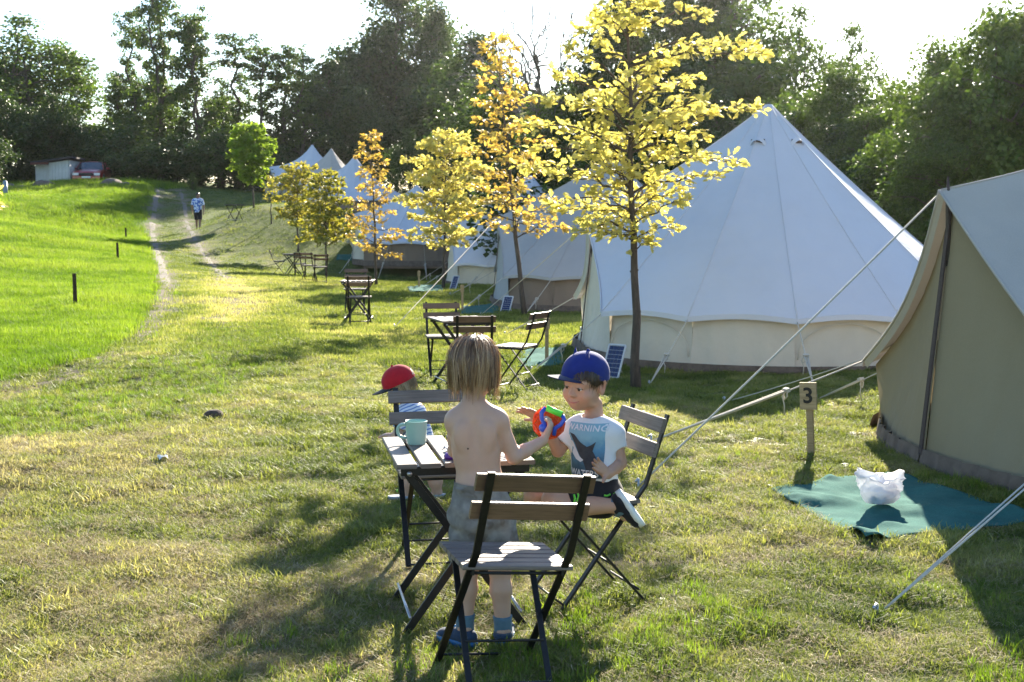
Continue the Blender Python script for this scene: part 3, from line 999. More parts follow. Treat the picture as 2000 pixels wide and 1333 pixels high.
def young_tree(name, label, base, H, branches, mat, leafsize, perm, rs, group, trunk_r=.05, single_leaves=0, lean=(0, 0), bare=0.15):
    """branches: (height on the trunk, tip offset) ; leaves sit along the outer part of each twig"""
    root = thing(name, label, 'tree', base, 0, group)
    mb = MB()
    pts = []
    for i in range(11):
        t = i / 10
        pts.append(Vector((lean[0] * t + rs.normal(0, .012) * (0 < i), lean[1] * t + rs.normal(0, .012) * (0 < i), -.1 + (H + .1) * t)))
    mb.tube(pts, [trunk_r * (1.25 - .25 * min(1, i)) * (1 - .86 * i / 10) for i in range(11)], 10)
    # knots
    for _ in range(10):
        t = rs.uniform(.05, .5); k = int(t * 10); p = pts[k].lerp(pts[k + 1], t * 10 - k)
        a = rs.uniform(0, 6.28)
        r = trunk_r * (1 - .86 * t)
        mb.ball(p + Vector((math.cos(a), math.sin(a), 0)) * r * .9, r * .35, 6, 4)
    def on_trunk(z):
        t = min(max((z + .1) / (H + .1), 0), .999) * 10
        k = int(t)
        return pts[k].lerp(pts[k + 1], t - k)
    spots = []       # leaf anchor, outward direction
    for z, off in branches:
        p = on_trunk(z)
        q = p + Vector(off)
        L = (q - p).length
        bp = limb(mb, p, q, .006 + .012 * L * .7, .003, rs, 6, .035, 6)
        d = (q - p).normalized()
        nt_ = max(4, int(L / .085))
        for i in range(nt_):
            t = .10 + .90 * i / (nt_ - 1)
            k = min(int(t * 6), 5)
            a = bp[k].lerp(bp[k + 1], t * 6 - k)
            for s in (-1, 1):
                if rs.rand() < .15:
                    continue
                side = d.cross(Vector((0, 0, 1)))
                if side.length < .1:
                    side = Vector((1, 0, 0))
                side.normalize()
                tw = (d * rs.uniform(.3, .9) + side * s * rs.uniform(.5, 1.0) + Vector((0, 0, rs.uniform(-.25, .35)))).normalized()
                l2 = rs.uniform(.10, .30) * (.5 + .5 * min(1, L)) * (1.15 - .5 * t)
                e = a + tw * l2
                mb.tube([a, a.lerp(e, .5) + Vector((0, 0, .01)), e], [.004, .003, .0018], 4, False)
                for j in range(perm):
                    spots.append((a.lerp(e, rs.uniform(.35, 1.05)), tw))
        for j in range(perm * 2):
            spots.append((bp[-1], d))
    part('trunk', mb, M_BARK, root, True)
    # leaves
    LV = np.array([tuple(v) for v in LEAFV])
    nv = len(LV)
    rs.shuffle(spots)
    Vs, Fs, hue = [], [], []
    big = [s for s in spots]
    one = None
    for i, (p, d) in enumerate(big):
        dirv = (d + Vector(rs.normal(0, .55, 3)) + Vector((0, 0, -.1))).normalized()
        nrm = (Vector((0, 0, 1)) + Vector(rs.normal(0, .55, 3))).normalized()
        side = nrm.cross(dirv).normalized()
        nrm = dirv.cross(side)
        s = leafsize * rs.uniform(.6, 1.2)
        M = Matrix((dirv * s, side * s, nrm * s)).transposed()
        p2 = p + Vector(rs.normal(0, .02, 3))
        if i < single_leaves:
            if one is None:
                one = []
                for v in range(3):
                    me = np_mesh('leaf', LEAFV, LEAFF, mat)
                    a = me.attributes.new('hue', 'FLOAT', 'POINT')
                    a.data.foreach_set('value', np.full(nv, .3 + .22 * v, np.float32))
                    one.append(me)
            o = link('leaf', one[i % 3], root)
            o.matrix_local = Matrix.Translation(p2) @ M.to_4x4()
            continue
        Mn = np.array(M)
        Vs.append(LV @ Mn.T + np.array(p2))
        o0 = nv * (len(Vs) - 1)
        Fs += [tuple(k + o0 for k in f) for f in LEAFF]
        hue += [min(1, max(0, rs.normal(.5, .2)))] * nv
    me = np_mesh('foliage', np.concatenate(Vs), Fs, mat)
    a = me.attributes.new('hue', 'FLOAT', 'POINT')
    a.data.foreach_set('value', np.array(hue, np.float32))
    link('foliage', me, root, kind='stuff')
    return root

def whorl(H, z0, rs, n, rmax, prof):
    out = []
    for i in range(n):
        t = i / (n - 1)
        z = z0 + (H - z0) * t
        L = rmax * prof(t) * rs.uniform(.7, 1.15)
        a = i * 2.399 + rs.uniform(-.3, .3)
        out.append((z, (math.cos(a) * L, math.sin(a) * L, L * rs.uniform(-.05, .35))))
    return out

def young_trees():
    grp = 'young oaks planted along the lawn'
    rs = np.random.RandomState(5)
    # the big golden one: branch tips read from the photo
    b = on(W(1243, 756, 12.75).x, 12.75)
    d = b.y
    s = FPX / d
    br = []
    tips = [(1505, 105, 130), (1470, 95, 120), (1390, 30, 60), (1478, 218, 255), (1400, 225, 290), (1385, 270, 300), (1440, 318, 330), (1405, 345, 380), (1310, 445, 470), (1330, 395, 440), (1370, 310, 350),
            (1060, 290, 320), (1045, 245, 300), (1085, 200, 270), (1040, 330, 350), (1090, 345, 380), (1100, 150, 240), (1130, 100, 180), (1150, 60, 130), (1110, 410, 430), (1090, 400, 410), (1150, 430, 460), (1170, 380, 420), (1180, 460, 470), (1270, 475, 490),
            (1180, 20, 80), (1290, 10, 70), (1300, 130, 190), (1350, 160, 220), (1160, 290, 330), (1310, 230, 290), (1200, 330, 370), (1290, 350, 400), (1120, 255, 320), (1240, -30, 0), (1330, 370, 420), (1150, 200, 260), (1340, 280, 330)]
    for i, (px, py, py0) in enumerate(tips):
        dd = rs.uniform(-1, 1) * .75
        z0 = W(1228, py0, d).z - b.z
        tip = W(px, py, d + dd)
        tz = tip.z - b.z
        xx = tip.x - b.x
        br.append((z0, (xx + .03, dd, tz - z0)))
    for i in range(16):   # branches towards and away from the lens
        z = rs.uniform(1.5, 4.1)
        a = rs.choice([-1, 1]) * math.pi / 2 + rs.uniform(-.7, .7)
        L = rs.uniform(.4, 1.0) * (1.15 - .35 * abs(z - 2.4))
        br.append((z, (math.cos(a) * L, math.sin(a) * L, L * rs.uniform(.0, .4))))
    young_tree('oak_tree', 'largest golden young oak in front of the white tent', b, W(1215, -35, d).z - b.z, br, M_GOLD, .098, 4, rs, grp, .052, 300, (-.13, 0))
    def yt(px, py, d, top, label, mat, rmax, n, prof, z0f, seed, leaf=.10, perm=4, lean=0, tr=.04):
        rs = np.random.RandomState(seed)
        p = W(px, py, d); g = on(p.x, p.y)
        H = W(px, top, d).z - g.z
        return young_tree('oak_tree', label, g, H, whorl(H, H * z0f, rs, n, rmax, prof), mat, leaf, perm, rs, grp, tr, 0, (lean, 0))
    yt(1026, 600, 23.0, 75, 'amber young oak with bare lower twigs before the second tent', M_AMBER, 1.15, 46, lambda t: .95 - .72 * t, .28, 41, .12, 3, -.55, .05)
    yt(866, 553, 31.5, 262, 'golden bushy young oak before the third tent', M_GOLD, 1.15, 58, lambda t: .55 + .6 * math.sin(t * 3.1) - .25 * t, .26, 42, .13, 5, .1)
    yt(735, 545, 33.5, 262, 'slim amber young oak with open crown by the fourth tent', M_AMBER, .85, 40, lambda t: 1.0 - .8 * t, .2, 43, .12, 3, -.1)
    yt(637, 514, 42.0, 338, 'broad green gold young oak left of the slim amber one', M_GREENGOLD, 1.15, 54, lambda t: .95 - .6 * t, .3, 44, .15, 4)
    yt(582, 478, 47.0, 326, 'green gold young oak behind the far bistro set', M_GREENGOLD, .95, 46, lambda t: .5 + .5 * math.sin(t * 3.1), .3, 45, .15, 4)
    yt(496, 402, 53.0, 250, 'fresh green young tree on the upper terrace', M_LIME_LEAF, .92, 56, lambda t: .35 + .75 * math.sin(t * 2.9), .28, 46, .17, 6, -.15)
    yt(530, 436, 50.0, 345, 'thin dark sapling between the two green gold trees', M_GREENGOLD, .35, 20, lambda t: 1 - .7 * t, .45, 47, .12, 1, 0, .03)
    yt(-75, 640, 19.5, 120, 'golden young oak at the left picture edge, only its leaf tips in view', M_GOLD, .62, 44, lambda t: .8 + .2 * math.sin(t * 6), .3, 48, .11, 2)
# ------------------------------------------------------------------ tents
def canvas(name, col, trans, dirt=.12, tint=(1, .97, .9)):
    m, nt, b = mat_base(name)
    tc = N(nt, 'ShaderNodeTexCoord')
    big = noise_tex(nt, 1.3, 5, .6, tc.outputs['Object'])
    fine = noise_tex(nt, 220, 2, .5, tc.outputs['Object'])
    c = np.array(col)
    r = ramp(nt, big.outputs['Fac'], [(.25, c * (1 - dirt)), (.5, c), (.75, np.minimum(c * (1 + dirt * .5), .85))])
    r2 = ramp(nt, fine.outputs['Fac'], [(.3, (.9, .9, .9)), (.7, (1, 1, 1))])
    nt.links.new(mixc(nt, 1.0, r.outputs[0], r2.outputs[0], 'MULTIPLY'), b.inputs['Base Color'])
    b.inputs['Roughness'].default_value = .85
    b.inputs['Specular IOR Level'].default_value = .2
    wv = noise_tex(nt, 3.5, 3, .5, tc.outputs['Object'])
    ad = N(nt, 'ShaderNodeMath', operation='MULTIPLY_ADD'); ad.inputs[1].default_value = .02
    nt.links.new(fine.outputs['Fac'], ad.inputs[0]); nt.links.new(wv.outputs['Fac'], ad.inputs[2])
    bump(nt, b, ad.outputs[0], .35, .06)
    return add_translucent(m, trans, tint)
M_WHITE = canvas('white canvas', (.60, .605, .65), .03, .06)
M_SAND = canvas('sand canvas', (.38, .38, .38), .03, .08)
M_OLIVE = canvas('olive grey canvas', (.47, .43, .385), .04, .10)
M_OLIVEDOOR = canvas('olive door canvas', (.32, .26, .16), .12, .10)
M_CREAM = canvas('cream canvas', (.78, .70, .58), .2, .10)
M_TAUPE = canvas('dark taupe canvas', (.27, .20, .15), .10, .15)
M_MUD = plain('mud stained skirt', (.13, .095, .072), .9, 0, .35, 9)
M_ROPE = plain('cotton rope', (.50, .46, .39), .9, 0, .15, 90)
M_DARKMET = plain('black painted steel', (.012, .011, .011), .45, .3, .3, 60)
M_STEEL = plain('galvanised steel', (.45, .45, .46), .4, .9, .2, 60)
M_POLE = plain('dark pole', (.055, .04, .03), .6, 0, .3, 40)
M_ZIP = plain('dark zip tape', (.06, .04, .035), .8, 0, .2, 60)
M_PLASTIC_W = plain('white plastic', (.72, .72, .70), .4, 0, .04, 30)

TENT_SPOTS, MAT_QUADS = [], []
TENTS = {}
def bell_tent(key, label, cx, cy, Rr, H, face, roof_m, wall_m, door_m, sag=.06, th0=36, peak=(2.35, 1.7), eh=.52, detail=2, group='bell tents in a row', z=None, ropes=None):
    rs = np.random.RandomState(len(label) * 7)
    gz = hz(cx, cy) if z is None else z
    root = thing('bell_tent', label, 'tent', (cx, cy, gz), R(face), group)
    TENT_SPOTS.append((cx, cy, Rr * .93))
    th0 = R(th0)
    pr, ph = peak
    PK = Vector((pr, 0, ph))
    hemsag = .14
    def C(sgn):
        return Vector((Rr * math.cos(th0), sgn * Rr * math.sin(th0), eh))
    def hem(f, sgn):
        p = PK.lerp(C(sgn), f)
        p.z -= hemsag * math.sin(math.pi * f) * (1 - .3 * f)
        p.x -= .06 * math.sin(math.pi * f)
        return p
    AP = Vector((0, 0, H))
    def surf(e, t, u=0.0):
        a = Vector((e.x, e.y, 0)).normalized() * .05 + Vector((0, 0, H))
        p = a.lerp(e, t)
        p.z -= sag * (math.sin(math.pi * t ** .8)) * (1.25 if detail else 1)
        b = math.sin(math.pi * u) * math.sin(math.pi * min(1, t * 1.05)) * .03
        n = Vector((e.x, e.y, 1.2)).normalized()
        an = math.atan2(e.y, e.x)
        b += .016 * (fbm(np.array([math.cos(an) * 3 + 9 + H]), np.array([math.sin(an) * 3 + t * 2.2]), 1.6, 2, 7)[0] - .5) * math.sin(math.pi * min(1, t)) + .006 * math.sin(an * 34 + 3 * t) * t * t * math.sin(math.pi * u)
        return p - n * b
    npan = 12 if detail else 8
    nt_ = 14 if detail else 8
    angs = [th0 + (2 * math.pi - 2 * th0) * i / npan for i in range(npan + 1)]
    def eave(a, u=0):
        drop = .045 * (1 - math.sin(math.pi * u))
        r = Rr - .06 * math.sin(math.pi * u)
        return Vector((r * math.cos(a), r * math.sin(a), eh + .045 - drop))
    def strip(edge_pts, us):
        return [[surf(e, i / nt_, u) for e, u in zip(edge_pts, us)] for i in range(nt_ + 1)]
    nu = 6 if detail else 3
    # roof panels
    bottom = []
    seam_edges = []
    for i in range(npan):
        us = [k / nu for k in range(nu + 1)]
        ed = [eave(angs[i] + (angs[i + 1] - angs[i]) * u, u) for u in us]
        part('roof_panel', MB().grid(strip(ed, us)), roof_m, root, True)
        bottom.append(ed)
        seam_edges.append(ed[0])
    seam_edges.append(bottom[-1][-1])
    for sgn in (1, -1):
        fs = [k / 10 for k in range(11)]
        if sgn < 0:
            fs = fs[::-1]
        part('roof_panel', MB().grid(strip([hem(f, sgn) for f in fs], [0] * 11)), roof_m, root, True)
    part('roof_cap', MB().lathe([(.0, H + .03), (.05, H + .02), (.10, H - .06)], 14), roof_m, root, True)
    # seams standing a little proud of the cloth
    if detail:
        for e in seam_edges + [PK]:
            part('seam', MB().tube([surf(e, t / 12) + Vector((e.x, e.y, 2)).normalized() * .003 for t in range(13)], .007, 5), roof_m, root, True)
    # hanging hem below the eaves
    mb = MB()
    for ed in bottom:
        mb.grid([[p + Vector((p.x, p.y, 0)).normalized() * .012 + Vector((0, 0, .004)) for p in ed], [p + Vector((p.x, p.y, 0)).normalized() * .02 - Vector((0, 0, .055)) for p in ed]])
    part('eave_hem', mb, roof_m, root, True)
    for sgn in (1, -1):
        mb = MB()
        a = [hem(k / 12, sgn) for k in range(13)]
        mb.grid([[p + Vector((.015, 0, .0)) for p in a], [p + Vector((-.02, 0, -.06)) for p in a]])
        mb.tube([p + Vector((.012, 0, 0)) for p in a], .010, 6)
        part('porch_hem', mb, roof_m, root, True)
    # walls
    wr = Rr * .935
    nw = 12 if detail else 4
    for i in range(npan):
        rows = []
        for zz, k in ((eh + .09, 1.0), (eh * .5, 1.012), (-.02, 1.03), (-.2, 1.03)):
            row = []
            for j in range(nw + 1):
                a = angs[i] + (angs[i + 1] - angs[i]) * j / nw
                pl = 1 + .010 * math.sin(j * 2.1 + i * 1.7 + zz * 3) * (.4 + (eh - zz))
                row.append(Vector((wr * k * pl * math.cos(a), wr * k * pl * math.sin(a), zz)))
            rows.append(row)
        part('wall', MB().grid(rows), wall_m, root, True)
        if detail:
            b0 = [Vector((wr * 1.04 * math.cos(a), wr * 1.04 * math.sin(a), .07)) for a in np.linspace(angs[i], angs[i + 1], 9)]
            b1 = [Vector((wr * 1.065 * math.cos(a), wr * 1.065 * math.sin(a), -.12)) for a in np.linspace(angs[i], angs[i + 1], 9)]
            part('mud_flap', MB().grid([b0, b1]), M_MUD, root, True)
    if detail:       # arched vent windows sewn into every second wall
        for i in range(0, npan, 2):
            a0 = (angs[i] + angs[i + 1]) / 2
            pts = []
            for k in range(15):
                t = math.pi * k / 14
                a = a0 + .20 * math.cos(t)
                pts.append(Vector((wr * 1.025 * math.cos(a), wr * 1.025 * math.sin(a), .14 + (eh - .20) * math.sin(t) ** .8)))
            part('window_seam', MB().tube(pts, .006, 5), wall_m, root, True)
    # door panels, gathered between the porch hem and the ground
    for sgn in (1, -1):
        rows, foot, foot2 = [], [], []
        nf = 30 if detail else 10
        base_c = Vector((Rr * math.cos(th0) * .95, sgn * Rr * math.sin(th0) * .93, 0))
        base_z = Vector((pr + .06, sgn * .012, 0))
        for v in range(9):
            row = []
            for k in range(nf + 1):
                f = k / nf
                top = hem(f, sgn) + Vector((-.09, 0, -.035))
                bot = base_z.lerp(base_c, f)
                bot.x += .10 * math.sin(math.pi * f)
                t = v / 8
                p = top.lerp(bot, t)
                p.z = top.z + (-.05 - top.z) * t
                fold = (math.sin(f * 41 + sgn) * .5 + math.sin(f * 73 + 2 * sgn) * .5) * .026 * (.12 + t) * math.sin(math.pi * min(1, f * 1.02 + .02))
                p.x += fold - .05 * math.sin(math.pi * t) * math.sin(math.pi * f)
                row.append(p)
                if v == 8:
                    foot.append(p + Vector((.02, 0, .15)))
                    foot2.append(p + Vector((.06, 0, -.06)))
            rows.append(row)
        part('door_flap', MB().grid(rows), door_m, root, True)
        if detail:
            part('mud_flap', MB().grid([foot, foot2]), M_MUD, root, True)
    mb = MB()
    for k in range(8):
        p = Vector((pr - .09, 0, ph - .04)).lerp(Vector((pr + .07, 0, .06)), k / 8) + Vector((.016, 0, 0))
        q = Vector((pr - .09, 0, ph - .04)).lerp(Vector((pr + .07, 0, .06)), (k + 1) / 8) + Vector((.016, 0, 0))
        mb.bar(p, q, .045, .012, (1, 0, 0))
    part('zip', mb, M_ZIP, root)
    part('door_pole', MB().tube([(pr - .12, 0, -.05), (pr - .05, 0, ph - .04), (pr - .045, 0, ph + .09)], [.019, .017, .004], 8), M_POLE, root, True)
    part('centre_pole', MB().tube([(0, 0, -.05), (0, 0, H + .05)], .022, 8), M_POLE, root, True)
    # hooded vents near the peak
    if detail:
        for a in (R(62), R(118), R(242), R(298)):
            e = Vector((Rr * math.cos(a), Rr * math.sin(a), eh))
            c0 = surf(e, .17)
            n = Vector((math.cos(a), math.sin(a), .9)).normalized()
            sd = Vector((-math.sin(a), math.cos(a), 0))
            up = n.cross(sd)
            rows = []
            for v in range(4):
                rows.append([c0 + sd * (.11 * math.cos(t)) - Vector((0, 0, 1)) * (.07 - .11 * math.sin(t)) + n * (.012 + .075 * (v / 3) * math.sin(t)) - Vector((0, 0, .03)) * v for t in np.linspace(0, math.pi, 11)])
            part('vent_hood', MB().grid(rows), roof_m, root, True)
            part('vent_mesh', MB().grid([[c0 + n * .006 + sd * x + Vector((0, 0, zz)) for x in (-.09, 0, .09)] for zz in (-.08, .02)]), M_ZIP, root)
    # guy ropes
    ca, sa = math.cos(R(face)), math.sin(R(face))
    def loc(wp):
        dx, dy = wp.x - cx, wp.y - cy
        return Vector((dx * ca + dy * sa, -dx * sa + dy * ca, wp.z - gz))
    def wld(lp):
        return Vector((cx + lp.x * ca - lp.y * sa, cy + lp.x * sa + lp.y * ca, gz + lp.z))
    def rope(a, b, slider=True, rad=.006, double=.45):
        sagp = [a.lerp(b, t / 8) - Vector((0, 0, .012 * math.sin(math.pi * t / 8))) for t in range(9)]
        mb = MB().tube(sagp, rad, 6)
        if slider:
            d = (b - a).normalized()
            s = d.cross(Vector((0, 0, 1))).normalized()
            m = a.lerp(b, 1 - double)
            mb.tube([m + s * .018, b], rad, 6)
            mb.tube([m - s * .018, b], rad, 6)
        part('guy_rope', mb, M_ROPE, root, True)
        if slider:
            part('rope_slider', MB().box(m, (.03, .06, .03), d.to_track_quat('X', 'Z').to_matrix()), M_ROPE, root)
            hang = [m, m + Vector((.02, .01, -.05)) + s * .03, m + Vector((.01, .0, -.12)) + s * .01, m + s * .025 + Vector((0, 0, -.20))]
            loop = [m, m + s * .04 + Vector((0, 0, -.03)), m + s * .03 + Vector((0, 0, -.08)), m - s * .01 + Vector((0, 0, -.05)), m]
            part('rope_tail', MB().tube(hang, rad * .9, 5).tube(loop, rad * .9, 5), M_ROPE, root, True)
        part('peg', MB().tube([b + Vector((0, 0, .05)), b - Vector((0, 0, .12))], .008, 6).tube([b + Vector((0, 0, .05)), b + (b - a).normalized() * .03 + Vector((0, 0, .045))], .007, 6), M_STEEL, root, True)
    for i, e in enumerate(seam_edges):
        if ropes is not None and i in ropes:
            continue
        if not detail and i % 2:
            continue
        o = Vector((e.x, e.y, 0)).normalized()
        b = e + o * (1.05 + .15 * ((i * 37) % 5) / 5)
        wb = wld(b)
        b.z = hz(wb.x, wb.y) - gz
        rope(e + o * .02 - Vector((0, 0, .03)), b, bool(detail))
    root['peak'] = 0
    TENTS[key] = dict(root=root, loc=loc, wld=wld, rope=rope, PK=PK, C=C, rs=rs)
    return root

def put_tents():
    a = R(188)
    f = Vector((math.cos(a), math.sin(a), 0))
    pk = W(1838, 372, 8.2)
    c = pk - f * 2.45
    bell_tent('near', 'olive grey bell tent with closed flap doors cut by the right picture edge', c.x, c.y, 2.75, 3.05, 188, M_OLIVE, M_OLIVEDOOR, M_OLIVEDOOR, .24, 36, (2.45, pk.z - hz(c.x, c.y)), .5, 2, ropes=[0, 12])
    T = TENTS['near']
    g0 = hz(c.x, c.y)
    # its ropes as seen: front peak, far corner (two) and near corner
    T['rope'](T['PK'] + Vector((.03, 0, -.04)), T['loc'](G(1247, 950)), False, .0065)
    kn = T['loc'](W(1776, 440, 8.05))
    T['rope'](T['C'](-1), T['loc'](G(1272, 862)), True, .0065, .62)
    T['rope'](T['C'](-1) + Vector((0, .02, .02)), T['loc'](G(1415, 786)), False, .005)
    T['rope'](T['C'](1) + Vector((.0, 0, .12)), T['loc'](G(1712, 1203)), True, .0048, .80)
    s = 148.0
    d = FPX / s
    def at(px, top, d, **k):
        p = W(px, 430, d)
        return p.x, d, W(px, top, d).z - hz(p.x, d)
    x, y, H = at(1497, 208, d)
    bell_tent('white', 'large white bell tent with beige walls behind the golden oak', x, y, 2.85, H, 183, M_WHITE, M_CREAM, M_CREAM, .05, 34, (2.36, 1.66), .60, 2, ropes=[])
    T = TENTS['white']
    T['rope'](T['PK'] + Vector((.03, 0, -.03)), T['loc'](G(939, 616)), False, .006)
    x, y, H = at(1193, 306, 26.5)
    bell_tent('grey', 'sand grey bell tent half hidden by the golden oak', x, y, 2.85, H, 184, M_SAND, M_TAUPE, M_SAND, .07, 34, (2.4, 1.75), .60, 2)
    T = TENTS['grey']
    T['rope'](T['PK'] + Vector((.03, 0, -.03)), T['loc'](G(770, 640)), False, .006)
    x, y, H = at(1035, 344, 37.0)
    bell_tent('third', 'white bell tent with cream porch behind two young oaks', x, y, 2.8, H, 186, M_WHITE, M_CREAM, M_CREAM, .10, 34, (2.4, 1.75), .6, 2)
    x, y, H = at(815, 364, 47.5)
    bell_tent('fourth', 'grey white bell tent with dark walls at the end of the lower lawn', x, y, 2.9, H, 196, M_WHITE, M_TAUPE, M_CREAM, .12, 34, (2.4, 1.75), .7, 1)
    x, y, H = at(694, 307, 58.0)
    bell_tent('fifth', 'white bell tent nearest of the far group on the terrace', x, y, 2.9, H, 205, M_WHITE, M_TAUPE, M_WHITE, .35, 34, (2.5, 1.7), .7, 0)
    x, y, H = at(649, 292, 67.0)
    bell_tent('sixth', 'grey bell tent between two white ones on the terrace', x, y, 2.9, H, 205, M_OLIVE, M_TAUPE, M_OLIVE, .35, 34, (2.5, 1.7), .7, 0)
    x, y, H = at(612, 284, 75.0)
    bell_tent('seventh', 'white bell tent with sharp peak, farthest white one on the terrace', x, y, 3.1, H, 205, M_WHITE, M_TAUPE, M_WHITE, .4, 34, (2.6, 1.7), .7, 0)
    x, y, H = at(556, 292, 86.0)
    bell_tent('eighth', 'small grey bell tent, last of the far row before the trees', x, y, 2.9, H, 205, M_OLIVE, M_TAUPE, M_OLIVE, .35, 34, (2.5, 1.7), .7, 0)

# green ground mats in front of the doors
def mat_cloth(label, pts, seed, fine=True):
    m = M_MATGREEN
    P = [Vector((p.x, p.y, 0)) for p in pts]
    area = sum(P[i].x * P[(i + 1) % 4].y - P[(i + 1) % 4].x * P[i].y for i in range(4))
    if area > 0:
        P = P[::-1]
    MAT_QUADS.append(P)
    n = 44 if fine else 14
    rs = np.random.RandomState(seed)
    u, v = np.meshgrid(np.linspace(0, 1, n), np.linspace(0, 1, n), indexing='ij')
    A = [np.array((p.x, p.y)) for p in P]
    xy = (A[0] * ((1 - u) * (1 - v))[..., None] + A[1] * (u * (1 - v))[..., None] + A[2] * (u * v)[..., None] + A[3] * ((1 - u) * v)[..., None])
    e = .05
    xy[..., 0] += (fbm(u * 5, v * 5, 1.3, 2, seed) - .5) * e
    xy[..., 1] += (fbm(u * 5, v * 5, 1.3, 2, seed + 9) - .5) * e
    z = height(xy[..., 0], xy[..., 1])
    z = z + .012 + .034 * sstep(.5, .8, fbm(xy[..., 0] + xy[..., 1] * .4, xy[..., 1], 3.2, 3, seed + 3)) + .006 * fbm(xy[..., 0], xy[..., 1], 14, 2, seed)
    V = np.concatenate([xy, z[..., None]], -1).reshape(-1, 3)
    ii = np.arange(n * n).reshape(n, n)
    q = np.stack([ii[:-1, :-1], ii[:-1, 1:], ii[1:, 1:], ii[1:, :-1]], -1).reshape(-1, 4)
    # a hem that turns down to the ground
    me = fast_mesh('ground_mat', V, q, m, True)
    o = link('ground_mat', me)
    sd = o.modifiers.new('thick', 'SOLIDIFY'); sd.thickness = .006; sd.offset = -1
    o['label'], o['category'], o['group'] = label, 'mat', 'green mats before the tent doors'
    return o
m_, nt, b = mat_base('green woven mat')
tc = N(nt, 'ShaderNodeTexCoord')
n1 = noise_tex(nt, 160, 3, .6, tc.outputs['Object']); n2 = noise_tex(nt, 4, 4, .6, tc.outputs['Object'])
r1 = ramp(nt, n2.outputs['Fac'], [(.3, (.030, .105, .095)), (.7, (.055, .16, .14))])
r2 = ramp(nt, n1.outputs['Fac'], [(.3, (.7, .7, .7)), (.7, (1.15, 1.15, 1.1))])
nt.links.new(mixc(nt, 1.0, r1.outputs[0], r2.outputs[0], 'MULTIPLY'), b.inputs['Base Color'])
b.inputs['Roughness'].default_value = 1.0
b.inputs['Specular IOR Level'].default_value = .08
bump(nt, b, n1.outputs['Fac'], .5, .004)
M_MATGREEN = m_
def put_mats():
    mat_cloth('green mat with a white plastic bag on it before the olive tent', [G(1508, 960), G(1735, 926), G(2050, 1020), G(1690, 1064)], 1)
    mat_cloth('green mat lying before the white tent beside a solar panel', [G(1018, 688), G(1105, 684), G(1100, 714), G(1010, 720)], 2, False)
    mat_cloth('green mat before the sand grey tent behind the second bistro table', [G(905, 600), G(972, 594), G(975, 612), G(898, 616)], 3, False)
    mat_cloth('green mat before the third tent by the foot of a young oak', [G(795, 562), G(868, 558), G(865, 569), G(800, 573)], 4, False)
    mat_cloth('green mat before the fourth tent behind the thin oak trunk', [G(660, 498), G(700, 497), G(702, 509), G(655, 510)], 5, False)
# ------------------------------------------------------------------ folding bistro chairs and tables
def wood(name, col, rough=.5, spec=.5):
    m, nt, b = mat_base(name)
    tc = N(nt, 'ShaderNodeTexCoord')
    oi = N(nt, 'ShaderNodeObjectInfo')
    ad = N(nt, 'ShaderNodeVectorMath', operation='ADD')
    mul = N(nt, 'ShaderNodeMath', operation='MULTIPLY'); mul.inputs[1].default_value = 31
    nt.links.new(oi.outputs['Random'], mul.inputs[0])
    nt.links.new(tc.outputs['Object'], ad.inputs[0]); nt.links.new(mul.outputs[0], ad.inputs[1])
    mp = N(nt, 'ShaderNodeMapping'); mp.inputs['Scale'].default_value = (3, 60, 60)
    nt.links.new(ad.outputs[0], mp.inputs[0])
    n = noise_tex(nt, 2.2, 6, .65, mp.outputs[0])
    n2 = noise_tex(nt, 9, 3, .5, ad.outputs[0])
    c = np.array(col)
    r = ramp(nt, n.outputs['Fac'], [(.25, c * .55), (.5, c), (.8, c * 1.5)])
    hv = N(nt, 'ShaderNodeHueSaturation')
    nt.links.new(r.outputs[0], hv.inputs['Color'])
    va = N(nt, 'ShaderNodeMath', operation='MULTIPLY_ADD'); va.inputs[1].default_value = .5; va.inputs[2].default_value = .55
    nt.links.new(n2.outputs['Fac'], va.inputs[0])
    vb = N(nt, 'ShaderNodeMath', operation='MULTIPLY_ADD'); vb.inputs[1].default_value = .35
    nt.links.new(oi.outputs['Random'], vb.inputs[0]); nt.links.new(va.outputs[0], vb.inputs[2])
    nt.links.new(vb.outputs[0], hv.inputs['Value'])
    nt.links.new(hv.outputs[0], b.inputs['Base Color'])
    b.inputs['Roughness'].default_value = rough
    b.inputs['Specular IOR Level'].default_value = spec
    bump(nt, b, n.outputs['Fac'], .35, .003)
    return m
M_WOODB = wood('brown stained acacia', (.15, .085, .05), .5)
M_WOODG = wood('weathered grey wood', (.155, .128, .112), .5, .35)
M_POST = wood('raw pine post', (.34, .24, .13), .8, .2)
M_DARKPOST = wood('dark weathered post', (.055, .038, .028), .9, .1)

def board(x0, x1, y0, y1, z, t, bow=0.0, nseg=1):
    """a slat with rounded arrises; length along x"""
    return MB().bar((x0, (y0 + y1) / 2, z - t / 2), (x1, (y0 + y1) / 2, z - t / 2), y1 - y0, t, (0, 0, 1), .22)

